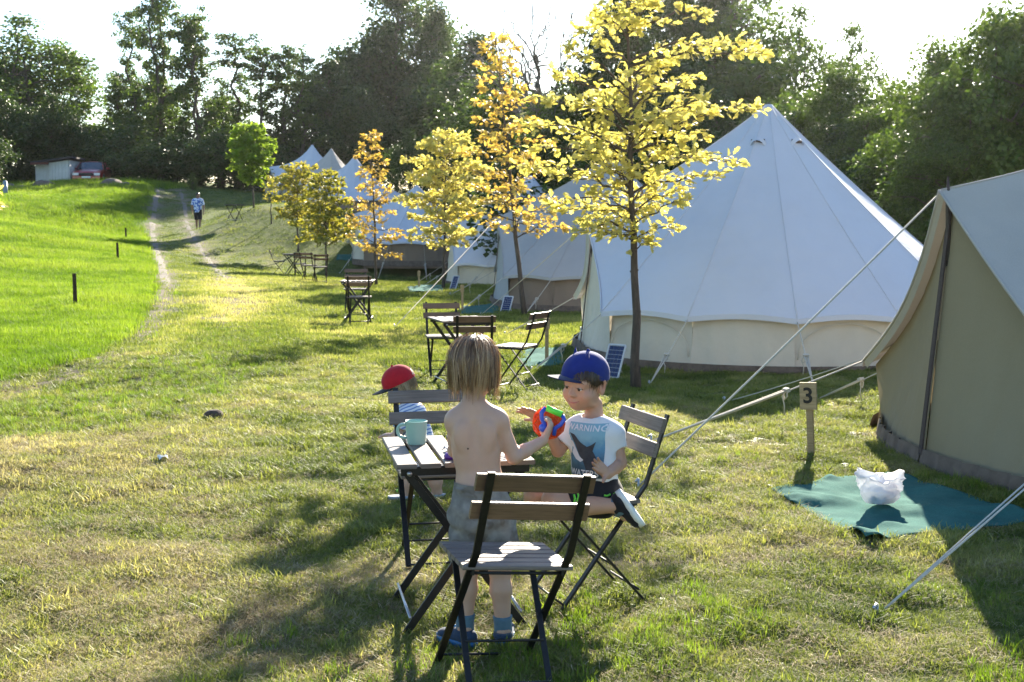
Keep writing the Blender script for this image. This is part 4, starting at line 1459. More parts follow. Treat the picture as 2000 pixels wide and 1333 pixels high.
def make_chair(label, seat_m, back_m, group, detail=True):
    root = thing('folding_chair', label, 'chair', (0, 0, 0), 0, group)
    hw = .165
    me_seat, me_screw = None, None
    ns = 6
    pitch = .345 / ns
    meshes = {}
    for i in range(ns):
        y = -.165 + pitch * i
        link('seat_slat', board(-.195, .195, y, y + pitch - .008, .452, .016).mesh('seat_slat', seat_m), root)
    # back slats follow the lean of the uprights
    for z, y in ((.755, -.262), (.655, -.228)):
        nrm = Vector((0, .96, .28))
        mb = MB().bar((-.205, y, z), (.205, y, z), .018, .062, (0, -.28, .96), .2)
        s = part('back_slat', mb, back_m, root)
        if detail:
            for x in (-hw, hw):
                for dz in (-.014, .014):
                    c = Vector((x, y - .0235 - dz * .29, z + dz - .006))
                    part('screw', MB().lathe([(0, .004), (.004, .0035), (.0055, .001), (.0055, -.004)], 10), M_STEEL, s, True).matrix_local = Matrix.Translation(c) @ Matrix.Rotation(R(90 + 16), 4, 'X')
    for x in (-hw, hw):
        mb = MB().bar((x, -.285, .795), (x, -.185, .50), .026, .011, (0, 1, .3))
        mb.bar((x, -.187, .505), (x, .205, -.01), .026, .011, (0, .5, .8))
        # the upright lies behind the slats
        part('leg', mb, M_DARKMET, root, loc=(0, -.016, 0))
    xi = hw - .022
    for x in (-xi, xi):
        part('leg', MB().bar((x, .165, .432), (x, -.225, -.01), .022, .009, (0, -.5, .8)), M_DARKMET, root)
    rod = lambda p, q, r=.005: part('cross_rod', MB().tube([p, q], r, 8), M_DARKMET, root, True)
    rod((-hw, .172, .035), (hw, .172, .035))
    rod((-xi, -.185, .035 + .02), (xi, -.185, .055))
    rod((-xi, -.075, .165), (xi, -.075, .165))
    rod((-hw, -.155, .425), (hw, -.155, .425), .006)
    rod((-xi, .155, .428), (xi, .155, .428), .006)
    for x in (-hw + .006, hw - .006):
        part('seat_rail', MB().bar((x, -.165, .428), (x, .18, .428), .010, .018), M_DARKMET, root)
    return root

def make_table(label, top_m, group, depth=.62):
    root = thing('folding_table', label, 'table', (0, 0, 0), 0, group)
    w, n = .55, 6
    pitch = w / n
    for i in range(n):
        x = -w / 2 + pitch * i
        mb = MB().bar((x + (pitch - .014) / 2, -depth / 2, .692), (x + (pitch - .014) / 2, depth / 2, .692), pitch - .014, .018, (0, 0, 1), .2)
        part('table_slat', mb, top_m, root)
    for y in (-depth / 2 + .045, depth / 2 - .045):
        part('apron_rail', MB().bar((-w / 2 + .02, y, .665), (w / 2 - .03, y, .665), .016, .034), M_DARKMET, root)
    for y, s in ((-depth / 2 + .075, 1), (depth / 2 - .075, -1)):
        for k, sg in ((0, 1), (1, -1)):
            yy = y + s * (.014 if k else 0)
            part('leg', MB().bar((-sg * (w / 2 - .045), yy, .655), (sg * (w / 2 - .02), yy, -.01), .030, .012, (0, 1, 0)), M_DARKMET, root)
    for sg, zz in ((1, .08), (-1, .08)):
        x = sg * (w / 2 - .055)
        part('stretcher', MB().tube([(x, -depth / 2 + .075, zz), (x, depth / 2 - .075, zz)], .006, 8), M_STEEL, root, True)
    for y in (-depth / 2 + .02, depth / 2 - .02):
        part('bolt', MB().tube([(-w / 2 + .05, y, .662), (-w / 2 + .05, y + math.copysign(.012, y), .662)], .010, 10), M_STEEL, root, True)
    return root

def put_furniture():
    gt, gc = 'bistro tables on the camp lawn', 'folding chairs around the bistro tables'
    # foreground set
    ch = make_chair('front brown folding chair with empty seat nearest to the camera', M_WOODG, M_WOODB, gc)
    ch.location = on(-.062, 4.29); ch.rotation_euler = (0, R(5.0), R(17))
    c2 = dup(ch, on(.31, 5.23), R(110), 'folding chair on the right that the boy in the blue cap kneels on', gc)
    c3 = dup(ch, on(-.35, 5.86), R(192), 'folding chair behind the mug with its back toward the small child', gc)
    for o in c3.children:
        if o.name.startswith('back_slat'):
            o.data = o.data.copy(); o.data.materials[0] = M_WOODG
    for o in c2.children:
        if o.name.startswith('back_slat'):
            o.data = o.data.copy(); o.data.materials[0] = M_WOODG
    tb = make_table('bistro table with a mint mug on it in front of the standing boy', M_WOODG, gt)
    tb.location = on(-.225, 5.03); tb.rotation_euler = (0, 0, R(11))
    # second set
    p = lambda px, py, d: on(W(px, py, d).x, d)
    dup(tb, p(900, 700, 12.9), R(18), 'bistro table of the second set, white sun on its slats', gt)
    dup(ch, p(926, 700, 12.2), R(3), 'second set, chair with its back to the camera before the table', gc)
    dup(ch, p(868, 700, 13.6), R(190), 'second set, chair behind the table, only its back slat rising above it', gc)
    dup(ch, p(1008, 700, 12.55), R(62), 'second set, chair at the right end seen from the side', gc)
    # third set
    dup(tb, p(700, 600, 20.9), R(2), 'bistro table of the third set, seen straight into its crossed legs', gt)
    dup(ch, p(702, 600, 20.3), R(4), 'third set, chair tucked under the table on the near side', gc)
    dup(ch, p(694, 600, 22.3), R(183), 'third set, chair beyond the table with a bright seat edge', gc)
    # fourth set
    dup(tb, p(572, 505, 40.5), R(20), 'far bistro table beside the green gold oak', gt)
    dup(ch, p(545, 515, 40.0), R(-80), 'far set, chair left of the table seen from the side', gc)
    dup(ch, p(586, 515, 39.0), R(10), 'far set, chair right in front of the table', gc)
    dup(ch, p(604, 540, 34.6), R(-10), 'far set, separate chair left of the thin oak trunk', gc)
    dup(ch, p(626, 540, 34.0), R(14), 'far set, separate chair nearest to the oak trunk', gc)
    dup(tb, p(459, 440, 51.0), R(60), 'farthest folded bistro table at the foot of the terrace', gt)

# ------------------------------------------------------------------ things on and around the tables
M_MINT = plain('mint enamel', (.27, .45, .40), .35, 0, .05, 12)
M_RED = plain('red plastic', (.62, .035, .025), .3, 0, .05, 20)
M_BLUE = plain('blue plastic', (.022, .075, .50), .3, 0, .05, 20)
M_LBLUE = plain('light blue plastic', (.08, .32, .62), .35, 0, .05, 20)
M_LIME = plain('lime plastic', (.12, .72, .06), .35, 0, .05, 20)
M_ORANGE = add_translucent(plain('orange plastic', (.85, .13, .03), .3, 0, .05, 20), .35)
M_PURPLE = plain('purple plastic', (.10, .02, .22), .4, 0, .1, 20)

def put_small():
    tz = hz(-.225, 5.03) + .7015
    # mug
    m = thing('mug', 'mint green mug standing on the near table', 'mug', (-.395, 5.12, tz))
    h, r = .094, .044
    part('mug_body', MB().lathe([(0, .004), (r * .86, 0), (r * .90, .004), (r * .98, h * .6), (r * 1.02, h), (r * 1.035, h + .002), (r * 1.0, h + .003), (r * .95, h - .004), (r * .90, h * .4), (r * .84, .01), (0, .01)], 36), M_MINT, m, True)
    pts = [Vector((-r * .93 - r * .85 * math.sin(t) ** .6, .008 * math.sin(t), h * (.57 + .30 * math.cos(t)))) for t in np.linspace(0, math.pi, 15)]
    part('mug_handle', MB().tube(pts, .0065, 10), M_MINT, m, True)
    # toys beside the boy
    b = thing('toy_ball', 'small red toy ball with white tip on the table', 'toy', (-.25, 5.10, tz))
    part('ball', MB().ball((0, 0, .018), .018, 16, 10), M_RED, b, True)
    part('tip', MB().tube([(-.003, 0, .034), (-.004, 0, .052)], [.006, .005], 10), M_PLASTIC_W, b, True)
    single('toy_dish', MB().lathe([(0, .006), (.030, .008), (.040, .018), (.043, .018), (.034, .002), (0, 0)], 24), M_LBLUE, 'small light blue plastic toy dish below the red ball', 'toy', (-.225, 4.96, tz), smooth=True)
    single('toy_block', MB().lathe([(0, 0), (.028, 0), (.030, .012), (.022, .022), (0, .024)], 20), M_PURPLE, 'dark purple toy piece at the near table edge', 'toy', (-.235, 4.80, tz), smooth=True)
    # number posts
    def post(px, py, d, h, label, digit=None, ry=0):
        g = on(W(px, py, d).x, d)
        o = thing('number_post', label, 'post', g, 0, 'numbered posts before the tents')
        o.rotation_euler = (R(1), R(ry), 0)
        part('stake', MB().bar((0, .016, -.1), (0, .016, h * .98), .045, .028, (0, 1, 0), .12), M_POST, o)
        if digit:
            bd = part('board', MB().bar((0, -.012, h - .185), (0, -.012, h), .115, .022, (0, 1, 0), .1), M_POST, o)
            cu = bpy.data.curves.new('digit', 'FONT')
            cu.body = digit; cu.size = .19; cu.align_x = 'CENTER'; cu.align_y = 'CENTER'; cu.extrude = .001; cu.offset = .004
            t = bpy.data.objects.new('digit', cu)
            COL.objects.link(t)
            dg = bpy.context.evaluated_depsgraph_get()
            me = bpy.data.meshes.new_from_object(t.evaluated_get(dg))
            bpy.data.objects.remove(t)
            me.materials.clear(); me.materials.append(M_DARKMET)
            q = link('digit', me, bd)
            q.matrix_local = Matrix.Translation((0, -.0245, h - .093)) @ Matrix.Rotation(R(90), 4, 'X') @ Matrix.Diagonal((.80, .78, 1, 1))
        else:
            part('board', MB().bar((0, -.012, h - .13), (0, -.012, h), .07, .022, (0, 1, 0), .1), M_POST, o)
        return o
    p3 = post(1583, 893, 8.45, .50, 'wooden post with a black number 3 on its board', '3', 0)
    p3.rotation_euler = (0, R(-3), R(-28))
    post(1068, 676, 15.2, .52, 'thin grey post between the grey and the white tent')
    post(903, 603, 24.0, .50, 'wooden number post beside a rope before the third tent')
    post(818, 540, 32.0, .42, 'short pale number post before the fourth tent')
    # meadow posts
    def mpost(px, py, h, label):
        g = G(px, py)
        single('meadow_post', MB().tube([(0, 0, -.1), (.004, 0, h * .5), (0, .003, h)], [.036, .034, .033], 9), M_DARKPOST, label, 'post', g, 0, 'posts along the meadow edge')
    mpost(147, 603, .62, 'nearest dark wooden post in the tall meadow')
    mpost(230, 511, .54, 'dark wooden post in the meadow, second from the camera')
    mpost(246, 469, .46, 'farthest dark post in the meadow beside the track')
    g = G(11, 383)
    single('marker_post', MB().tube([(0, 0, -.1), (0, 0, .62)], .11, 8).ball((0, 0, .62), .11, 8, 6), plain('blue grey plastic', (.16, .22, .30), .5), 'short blue grey marker post at the left edge of the meadow', 'post', g, 0, None, True)
    # solar panels leaning on a wire stand
    M_CELL = plain('solar cell', (.012, .022, .085), .25, 0, .25, 8, 0, .6)
    M_ALU = plain('white painted frame', (.55, .56, .58), .4, .3, .05, 30)
    def solar(px, py, d, w, h, rz, label):
        g = on(W(px, py, d).x, d)
        o = thing('solar_panel', label, 'solar panel', g, R(rz), 'solar panels before the tents')
        tl = Matrix.Rotation(R(-24), 3, 'X')
        T = lambda x, y, z: tl @ Vector((x, y, z))
        fr = MB()
        for a, c in (((-w / 2, 0, 0), (w / 2, 0, 0)), ((-w / 2, 0, h), (w / 2, 0, h)), ((-w / 2, 0, 0), (-w / 2, 0, h)), ((w / 2, 0, 0), (w / 2, 0, h))):
            fr.bar(T(*a), T(*c), .018, .022, tl @ Vector((0, 1, 0)))
        part('frame', fr, M_ALU, o)
        part('back_sheet', MB().box(T(0, .004, h / 2), (w, .008, h), tl), M_ALU, o)
        nx, nz = 4, 7
        me = None
        for i in range(nx):
            for j in range(nz):
                cw, chh = (w - .024) / nx, (h - .024) / nz
                c = T(-w / 2 + .012 + cw * (i + .5), -.003, .012 + chh * (j + .5))
                if me is None:
                    me = MB().box((0, 0, 0), (cw - .006, .008, chh - .006), tl).mesh('cell', M_CELL)
                q = link('solar_cell', me, o, c)
        part('stand', MB().tube([T(-.0, .01, h * .75), Vector((.02, h * .62, -.01))], .006, 6).tube([Vector((.02, h * .62, .0)), T(.0, .01, .05)], .004, 6), M_ALU, o, True)
    solar(1191, 718, 13.7, .215, .38, -38, 'solar panel leaning beside the golden oak trunk')
    solar(986, 616, 23.6, .20, .32, -35, 'solar panel before the sand grey tent')
    solar(884, 571, 31.0, .19, .36, -40, 'small solar panel at the foot of the third tent')

    # white carrier bag
    rs = np.random.RandomState(9)
    M_BAG = plain('white film', (.80, .80, .82), .35, 0, .03, 12)
    add_translucent(M_BAG, .6)
    n, mm = 64, 40
    V, F = [], []
    for j in range(mm + 1):
        t = j / mm
        prof = (.80 + 1.3 * t - 1.35 * t * t) if t < .8 else (.976 + (t - .8) * .5)
        for i in range(n):
            a = 2 * math.pi * i / n
            r = .088 * prof
            cr = .030 * (fbm(np.array([math.cos(a) * 2.2 + 5]), np.array([math.sin(a) * 2.2 + t * 3.2 + 5]), 1.5, 4, 3)[0] - .5) * 2 * (.35 + t)
            cr += .010 * (abs(math.sin(a * 4 + t * 5 + 2 * math.sin(a * 2))) - .5) * (.4 + t)
            x = (r + cr) * math.cos(a) * 1.15
            y = (r + cr) * math.sin(a) * .85
            top = .135 + .055 * max(0, math.cos(a - 2.7)) ** 2 + .03 * max(0, math.cos(a - .3)) ** 3 + .010 * math.sin(a * 5 + 1)
            V.append((x + .035 * t * math.cos(a), y, .008 + top * t))
    rim = V[-n:]
    cxm = sum(q[0] for q in rim) / n; cym = sum(q[1] for q in rim) / n; czm = sum(q[2] for q in rim) / n
    for k in (1, 2, 3, 4):
        u = k / 4.3
        for i in range(n):
            q = rim[i]; a = 2 * math.pi * i / n
            V.append((q[0] * (1 - u) + cxm * u, q[1] * (1 - u) + cym * u, q[2] * (1 - u * .7) + czm * u * .7 - .012 * math.sin(u * 3) + .010 * math.sin(a * 5 + k) * u))
    mm += 4
    F.append(tuple(range(mm * n, mm * n + n)))
    for j in range(mm):
        for i in range(n):
            i2 = (i + 1) % n
            F.append((j * n + i, j * n + i2, (j + 1) * n + i2, (j + 1) * n + i))
    F.append(tuple(range(n - 1, -1, -1)))
    g = on(W(1718, 1000, 6.92).x, 6.92, .03)
    bag = thing('carrier_bag', 'crumpled white plastic bag standing on the green mat', 'bag', g, R(20))
    me = np_mesh('bag_film', V, F, M_BAG, True)
    link('bag_film', me, bag)
    part('contents', MB().ball((-.04, -.02, .055), .05, 12, 8, (1, .8, .9)).ball((.04, .01, .05), .045, 12, 8), M_LBLUE, bag, True)
    part('contents', MB().ball((.01, -.03, .06), .05, 12, 8, (1.0, .7, 1)), plain('pink cloth', (.6, .22, .25), .8), bag, True)
    # clod of dark soil on the bank
    M_SOIL = plain('dark soil', (.06, .042, .03), .95, 0, .4, 30, .8)
    g = G(418, 818)
    V = MB().ball((0, 0, 0), .07, 18, 12, (1, .9, .75))
    V.v = [tuple(Vector(p) * (1 + .5 * (fbm(np.array([p[0] * 14 + 3]), np.array([p[1] * 14 + p[2] * 9]), 1, 3)[0] - .5))) for p in V.v]
    single('soil_clod', V, M_SOIL, 'dark clod of dug soil on the grassy bank', 'soil clod', g + Vector((0, 0, .02)))
    g = G(318, 902)
    single('paper_scrap', MB().grid([[Vector((x * .028, y * .028, .012 * math.sin(x * 3 + y * 5) + .03)) for x in (-1, -.3, .4, 1)] for y in (-1, -.2, .5, 1)]), M_PLASTIC_W, 'crumpled scrap of white paper on the dry grass', 'paper', g, .5)

# ------------------------------------------------------------------ far things: shed, car, boulders
def put_far():
    # shed
    d = 74.0
    a, c = W(72, 355, d), W(134, 352, d)
    g = on((a.x + c.x) / 2, d, -.1)
    wdt = c.x - a.x
    o = thing('shed', 'low white shed with slanting dark roof at the meadow top', 'shed', g, R(4))
    M_WP = plain('white painted boards', (.62, .62, .60), .7, 0, .08, 3)
    M_RF = plain('dark roofing felt', (.045, .04, .042), .9, 0, .2, 5)
    M_RB = plain('red brown fascia', (.14, .045, .03), .8)
    zl = W(72, 322, d).z - g.z; zr = W(149, 313, d).z - g.z
    nb = 10
    for i in range(nb):
        x0, x1 = -wdt / 2 + wdt * i / nb, -wdt / 2 + wdt * (i + 1) / nb - .012
        h0 = zl + (zr - zl) * (i / nb) if i > 3 else zl
        h1 = zl + (zr - zl) * ((i + 1) / nb) if i > 3 else zl
        y = 0 if i > 3 else .12
        mb = MB().add([(x0, y, 0), (x1, y, 0), (x1, y, h1), (x0, y, h0), (x0, y + .04, 0), (x1, y + .04, 0), (x1, y + .04, h1), (x0, y + .04, h0)], [(0, 1, 2, 3), (5, 4, 7, 6), (0, 3, 7, 4), (1, 5, 6, 2), (3, 2, 6, 7), (0, 4, 5, 1)])
        part('wall_board', mb, M_WP, o)
    part('side_wall', MB().box((-wdt / 2 - .03, 1.2, zl / 2), (.05, 2.3, zl)), M_WP, o)
    part('side_wall', MB().box((wdt / 2 + .03, 1.2, zr / 2), (.05, 2.3, zr)), M_WP, o)
    part('rear_wall', MB().box((0, 2.4, zl / 2), (wdt, .05, zl)), M_WP, o)
    part('roof', MB().bar((-wdt / 2 - .25, 1.1, zl + .10), (wdt / 2 + .3, 1.1, zr + .16), 2.9, .10, (0, 0, 1), .1), M_RF, o)
    part('fascia', MB().bar((-wdt / 2 - .2, -.38, zl + .04), (-.1, -.38, zl + .06), .03, .14, (0, 0, 1)), M_RB, o)
    # car, facing the camera
    d = 76.0
    p = W(182, 352, d)
    g = p - Vector((0, 0, .32))
    car = thing('parked_car', 'red saloon car parked beside the white shed behind the bank', 'car', g, R(8))
    M_PAINT, nt, b = mat_base('red car paint')
    b.inputs['Base Color'].default_value = (.34, .025, .025, 1); b.inputs['Roughness'].default_value = .28; b.inputs['Coat Weight'].default_value = .6
    M_GLASS = plain('car glass', (.03, .045, .06), .08, 0, .1, 3, 0, .9)
    M_TYRE = plain('tyre rubber', (.015, .015, .015), .8)
    M_CHROME = plain('light metal', (.55, .55, .56), .25, .9, .05)
    M_LAMP = plain('lamp glass', (.6, .62, .64), .12, 0, .05)
    # body of lofted sections along y (front = -y)
    secs = [(-2.10, .62, .30, .60, .60), (-2.04, .78, .24, .72, .72), (-1.7, .84, .22, .80, .80), (-1.0, .86, .2, .90, .88), (-.55, .87, .2, .96, .92), (.9, .87, .2, .97, .94), (1.5, .86, .22, .98, .95), (2.0, .80, .26, .92, .90), (2.12, .70, .36, .80, .80)]
    rows = []
    for y, hw, z0, z1, zs in secs:
        rows.append([Vector((-hw * .92, y, z0)), Vector((-hw, y, z0 + .12)), Vector((-hw, y, zs - .16)), Vector((-hw * .95, y, zs - .03)), Vector((-hw * .6, y, z1 + .015)), Vector((0, y, z1 + .03)), Vector((hw * .6, y, z1 + .015)), Vector((hw * .95, y, zs - .03)), Vector((hw, y, zs - .16)), Vector((hw, y, z0 + .12)), Vector((hw * .92, y, z0))])
    mb = MB().grid(rows)
    nb = len(rows[0])
    mb.f.append(tuple(range(nb))); mb.f.append(tuple(range((len(rows) - 1) * nb, len(rows) * nb))[::-1])
    part('body', mb, M_PAINT, car, True)
    cab = [(-.95, .78, .90), (-.35, .60, 1.34), (.05, .59, 1.41), (.75, .59, 1.40), (1.45, .76, .96)]
    hb = lambda y: .80
    rf = [[Vector((-w, y, z)), Vector((-w * .5, y, z + .03)), Vector((0, y, z + .04)), Vector((w * .5, y, z + .03)), Vector((w, y, z))] for y, w, z in cab[1:4]]
    part('roof', MB().grid(rf).grid([[p - Vector((0, 0, .03)) for p in r] for r in rf]), M_PAINT, car, True)
    part('windscreen', MB().grid([[Vector((x * w, y, z + .03 * (1 - x * x))) for x in (-1, -.5, 0, .5, 1)] for y, w, z in (cab[0], cab[1])]), M_GLASS, car, True)
    part('rear_window', MB().grid([[Vector((x * w, y, z + .03 * (1 - x * x))) for x in (-1, -.5, 0, .5, 1)] for y, w, z in (cab[3], cab[4])]), M_GLASS, car, True)
    for s in (-1, 1):
        lo = [(-.95, .80, .90), (-.3, .81, .92), (.75, .81, .93), (1.45, .78, .95)]
        hi = [(-.38, .605, 1.32), (-.05, .60, 1.39), (.72, .60, 1.38), (.80, .61, 1.36)]
        part('side_window', MB().grid([[Vector((s * w, y, z)) for y, w, z in lo], [Vector((s * w, y, z)) for y, w, z in hi]]), M_GLASS, car, True)
        for q in ((-.96, .80, .90, -.36, .62, 1.35), (.22, .815, .93, .25, .61, 1.40), (1.46, .79, .95, .76, .62, 1.38)):
            part('pillar', MB().bar((s * q[1], q[0], q[2]), (s * q[4], q[3], q[5]), .07, .03, (s, 0, .4)), M_PAINT, car)
        part('headlight', MB().box((s * .60, -2.06, .60), (.34, .09, .15)), M_LAMP, car)
        part('tail_light', MB().box((s * .62, 2.09, .72), (.26, .06, .16)), M_RED, car)
        mr = part('wing_mirror', MB().ball((s * .96, -.62, .98), .10, 10, 6, (1, .6, .7)), M_PAINT, car, True)
        for y in (-1.35, 1.3):
            w = part('wheel', MB().lathe([(.20, -.09), (.30, -.10), (.32, -.06), (.32, .06), (.30, .10), (.20, .09)], 20), M_TYRE, car, True)
            w.matrix_local = Matrix.Translation((s * .80, y, .32)) @ Matrix.Rotation(R(90), 4, 'Y')
            part('rim', MB().lathe([(0, .095), (.08, .10), (.20, .085), (.20, -.085), (0, -.085)], 16), M_CHROME, w, True)
    part('front_bumper', MB().bar((-.78, -2.12, .40), (.78, -2.12, .40), .10, .18, (0, 0, 1), .3), M_PAINT, car)
    part('grille', MB().box((0, -2.12, .60), (.70, .06, .12)), M_DARKMET, car)
    part('number_plate', MB().box((0, -2.185, .42), (.50, .02, .11)), M_PLASTIC_W, car)
    # boulders and spoil heaps along the bank
    M_ROCK = plain('grey boulder', (.10, .088, .075), .95, 0, .35, 3, .6)
    rs = np.random.RandomState(4)
    spots = [(12, 356, 1.0, 'boulder at the left picture edge before the dark trees'), (40, 358, .7, 'low boulder beside the one at the left edge'), (88, 356, 1.25, 'dark spoil heap before the left half of the shed'), (135, 356, .6, 'small boulder before the shed corner'), (215, 350, 1.1, 'dark heap of soil covering the right front wheel of the car'), (246, 351, .75, 'grey boulder at the crest of the bank right of the car'), (170, 356, .45, 'small stone below the car'), (60, 352, .5, 'small stone left of the shed')]
    for px, py, sz, lb in spots:
        p = W(px, py, 67.5)
        mb = MB().ball((0, 0, 0), .50 * sz, 16, 10, (1.3, .9, .62))
        o0 = rs.rand() * 9
        mb.v = [tuple(Vector(q) * (1 + .7 * (fbm(np.array([q[0] * 1.6 + o0]), np.array([q[1] * 1.6 + q[2] * 1.3]), 1, 3)[0] - .5))) for q in mb.v]
        single('boulder', mb, M_ROCK if 'soil' not in lb and 'spoil' not in lb else M_MUD, lb, 'boulder', on(p.x, 67.5, .06 * sz), rs.rand() * 6, 'boulders along the crest of the bank')
    # weeds on the bank crest
    for i, px in enumerate([128, 160, 205, 232]):
        pass
# ------------------------------------------------------------------ people: one smooth skin per body
class SDF:
    def __init__(s, lo, hi, res):
        s.lo, s.res = np.array(lo, float), res
        s.n = np.ceil((np.array(hi, float) - s.lo) / res).astype(int) + 1
        s.F = np.full(tuple(s.n), 1.0, np.float32)
    def win(s, lo, hi, m):
        a = np.clip(np.floor((np.array(lo) - m - s.lo) / s.res).astype(int), 0, s.n - 1)
        b = np.clip(np.ceil((np.array(hi) + m - s.lo) / s.res).astype(int) + 1, 1, s.n)
        sl = tuple(slice(i, j) for i, j in zip(a, b))
        ax = [s.lo[k] + s.res * np.arange(a[k], b[k]) for k in range(3)]
        return sl, np.meshgrid(*ax, indexing='ij', sparse=True)
    def put(s, sl, d, k):
        f = s.F[sl]
        if k > 0:
            h = np.maximum(k - np.abs(f - d), 0) / k
            s.F[sl] = np.minimum(f, d) - h * h * k * .25
        else:
            s.F[sl] = np.minimum(f, d)
    def cut(s, sl, d, k):
        f = s.F[sl]
        h = np.maximum(k - np.abs(f + d), 0) / max(k, 1e-6)
        s.F[sl] = np.maximum(f, -d) + h * h * k * .25
    def d_rc(s, g, a, b, ra, rb, flat=None, capa=False, capb=False):
        a, b = np.array(a, float), np.array(b, float)
        ab = b - a
        L2 = ab @ ab + 1e-12
        p = [g[i] - a[i] for i in range(3)]
        t0 = (p[0] * ab[0] + p[1] * ab[1] + p[2] * ab[2]) / L2
        t = np.clip(t0, 0, 1)
        q = [p[i] - ab[i] * t for i in range(3)]
        if flat is not None:
            n, f = np.array(flat[0], float), flat[1]
            n = n / np.linalg.norm(n)
            dn = q[0] * n[0] + q[1] * n[1] + q[2] * n[2]
            q = [q[i] + n[i] * dn * (1 / f - 1) for i in range(3)]
        d = np.sqrt(q[0] ** 2 + q[1] ** 2 + q[2] ** 2) - (ra + (rb - ra) * t)
        if flat is not None:
            d = d * min(1, flat[1] * 1.1)
        L = math.sqrt(L2)
        if capb:
            d = np.maximum(d, (t0 - 1) * L)
        if capa:
            d = np.maximum(d, -t0 * L)
        return d
    def rc(s, a, b, ra, rb=None, k=.02, sub=False, **kw):
        rb = ra if rb is None else rb
        m = max(ra, rb) * 1.3 + k + 3 * s.res
        sl, g = s.win(np.minimum(a, b), np.maximum(a, b), m)
        d = s.d_rc(g, a, b, ra, rb, **kw)
        (s.cut if sub else s.put)(sl, d.astype(np.float32), k)
        return s
    def ell(s, c, r, rot=None, k=.02, sub=False):
        c = np.array(c, float); r = np.array(r, float)
        m = r.max() + k + 3 * s.res
        sl, g = s.win(c, c, m)
        q = [g[i] - c[i] for i in range(3)]
        if rot is not None:
            M = np.array(rot)          # columns are the local axes
            q = [q[0] * M[0, j] + q[1] * M[1, j] + q[2] * M[2, j] for j in range(3)]
        k0 = np.sqrt((q[0] / r[0]) ** 2 + (q[1] / r[1]) ** 2 + (q[2] / r[2]) ** 2)
        k1 = np.sqrt((q[0] / r[0] ** 2) ** 2 + (q[1] / r[1] ** 2) ** 2 + (q[2] / r[2] ** 2) ** 2) + 1e-9
        (s.cut if sub else s.put)(sl, (k0 * (k0 - 1) / k1).astype(np.float32), k)
        return s
    def plane(s, p, n, k=.004):
        """drop what lies on the side n of the plane"""
        n = np.array(n, float); n /= np.linalg.norm(n)
        sl, g = s.win(s.lo, s.lo + s.res * s.n, 0)
        d = -((g[0] - p[0]) * n[0] + (g[1] - p[1]) * n[1] + (g[2] - p[2]) * n[2])
        s.cut(sl, np.broadcast_to(d, s.F.shape).astype(np.float32), k)
        return s
    def wrinkle(s, amp, f, seed=0, d=(1, .4, .7)):
        sl, g = s.win(s.lo, s.lo + s.res * s.n, 0)
        r = np.random.RandomState(seed)
        o = 0
        for i in range(5):
            v = r.normal(0, 1, 3) * np.array(d)
            v = v / np.linalg.norm(v) * f * r.uniform(.6, 1.5)
            w = r.normal(0, 1, 3); w = w / np.linalg.norm(w) * f * .5
            ph = np.sin(g[0] * w[0] + g[1] * w[1] + g[2] * w[2] + r.rand() * 6) * 1.3
            o = o + np.sin(g[0] * v[0] + g[1] * v[1] + g[2] * v[2] + ph + r.rand() * 6)
        s.F += (o * amp / 2.2).astype(np.float32)
        return s
    def mesh(s, name, mat, org, smooth_it=1):
        F = s.F
        ins = F < 0
        nx, ny, nz = F.shape
        c = [ins[i:nx - 1 + i, j:ny - 1 + j, k:nz - 1 + k] for i in (0, 1) for j in (0, 1) for k in (0, 1)]
        allv = c[0] & c[1] & c[2] & c[3] & c[4] & c[5] & c[6] & c[7]
        anyv = c[0] | c[1] | c[2] | c[3] | c[4] | c[5] | c[6] | c[7]
        cell = anyv & ~allv
        I = np.argwhere(cell)
        vid = np.full(cell.shape, -1, np.int32)
        vid[cell] = np.arange(len(I))
        acc = np.zeros((len(I), 3)); cnt = np.zeros(len(I))
        cor = [(0, 0, 0), (0, 0, 1), (0, 1, 0), (0, 1, 1), (1, 0, 0), (1, 0, 1), (1, 1, 0), (1, 1, 1)]
        val = [F[I[:, 0] + a, I[:, 1] + b, I[:, 2] + d] for a, b, d in cor]
        for u in range(8):
            for w in range(u + 1, 8):
                df = [cor[w][q] - cor[u][q] for q in range(3)]
                if sum(map(abs, df)) != 1:
                    continue
                a, b = val[u], val[w]
                m = (a < 0) != (b < 0)
                t = np.where(m, a / np.where(m, a - b, 1), 0)
                acc += np.where(m[:, None], np.array(cor[u]) + t[:, None] * np.array(df), 0)
                cnt += m
        P = (I + acc / cnt[:, None]) * s.res + s.lo
        quads = []
        for ax in range(3):
            sh = [slice(None)] * 3; sh2 = [slice(None)] * 3
            sh[ax] = slice(0, -1); sh2[ax] = slice(1, None)
            a, b = ins[tuple(sh)], ins[tuple(sh2)]
            E = np.argwhere(a != b)
            o1, o2 = [(1, 2), (2, 0), (0, 1)][ax]
            E = E[(E[:, o1] > 0) & (E[:, o2] > 0) & (E[:, o1] < s.n[o1] - 1) & (E[:, o2] < s.n[o2] - 1)]
            fl = a[E[:, 0], E[:, 1], E[:, 2]]
            q = []
            for da, db in ((-1, -1), (0, -1), (0, 0), (-1, 0)):
                e = E.copy(); e[:, o1] += da; e[:, o2] += db
                q.append(vid[e[:, 0], e[:, 1], e[:, 2]])
            q = np.stack(q, 1)
            q[~fl] = q[~fl][:, ::-1]
            quads.append(q)
        Q = np.concatenate(quads)
        Q = Q[(Q >= 0).all(1)]
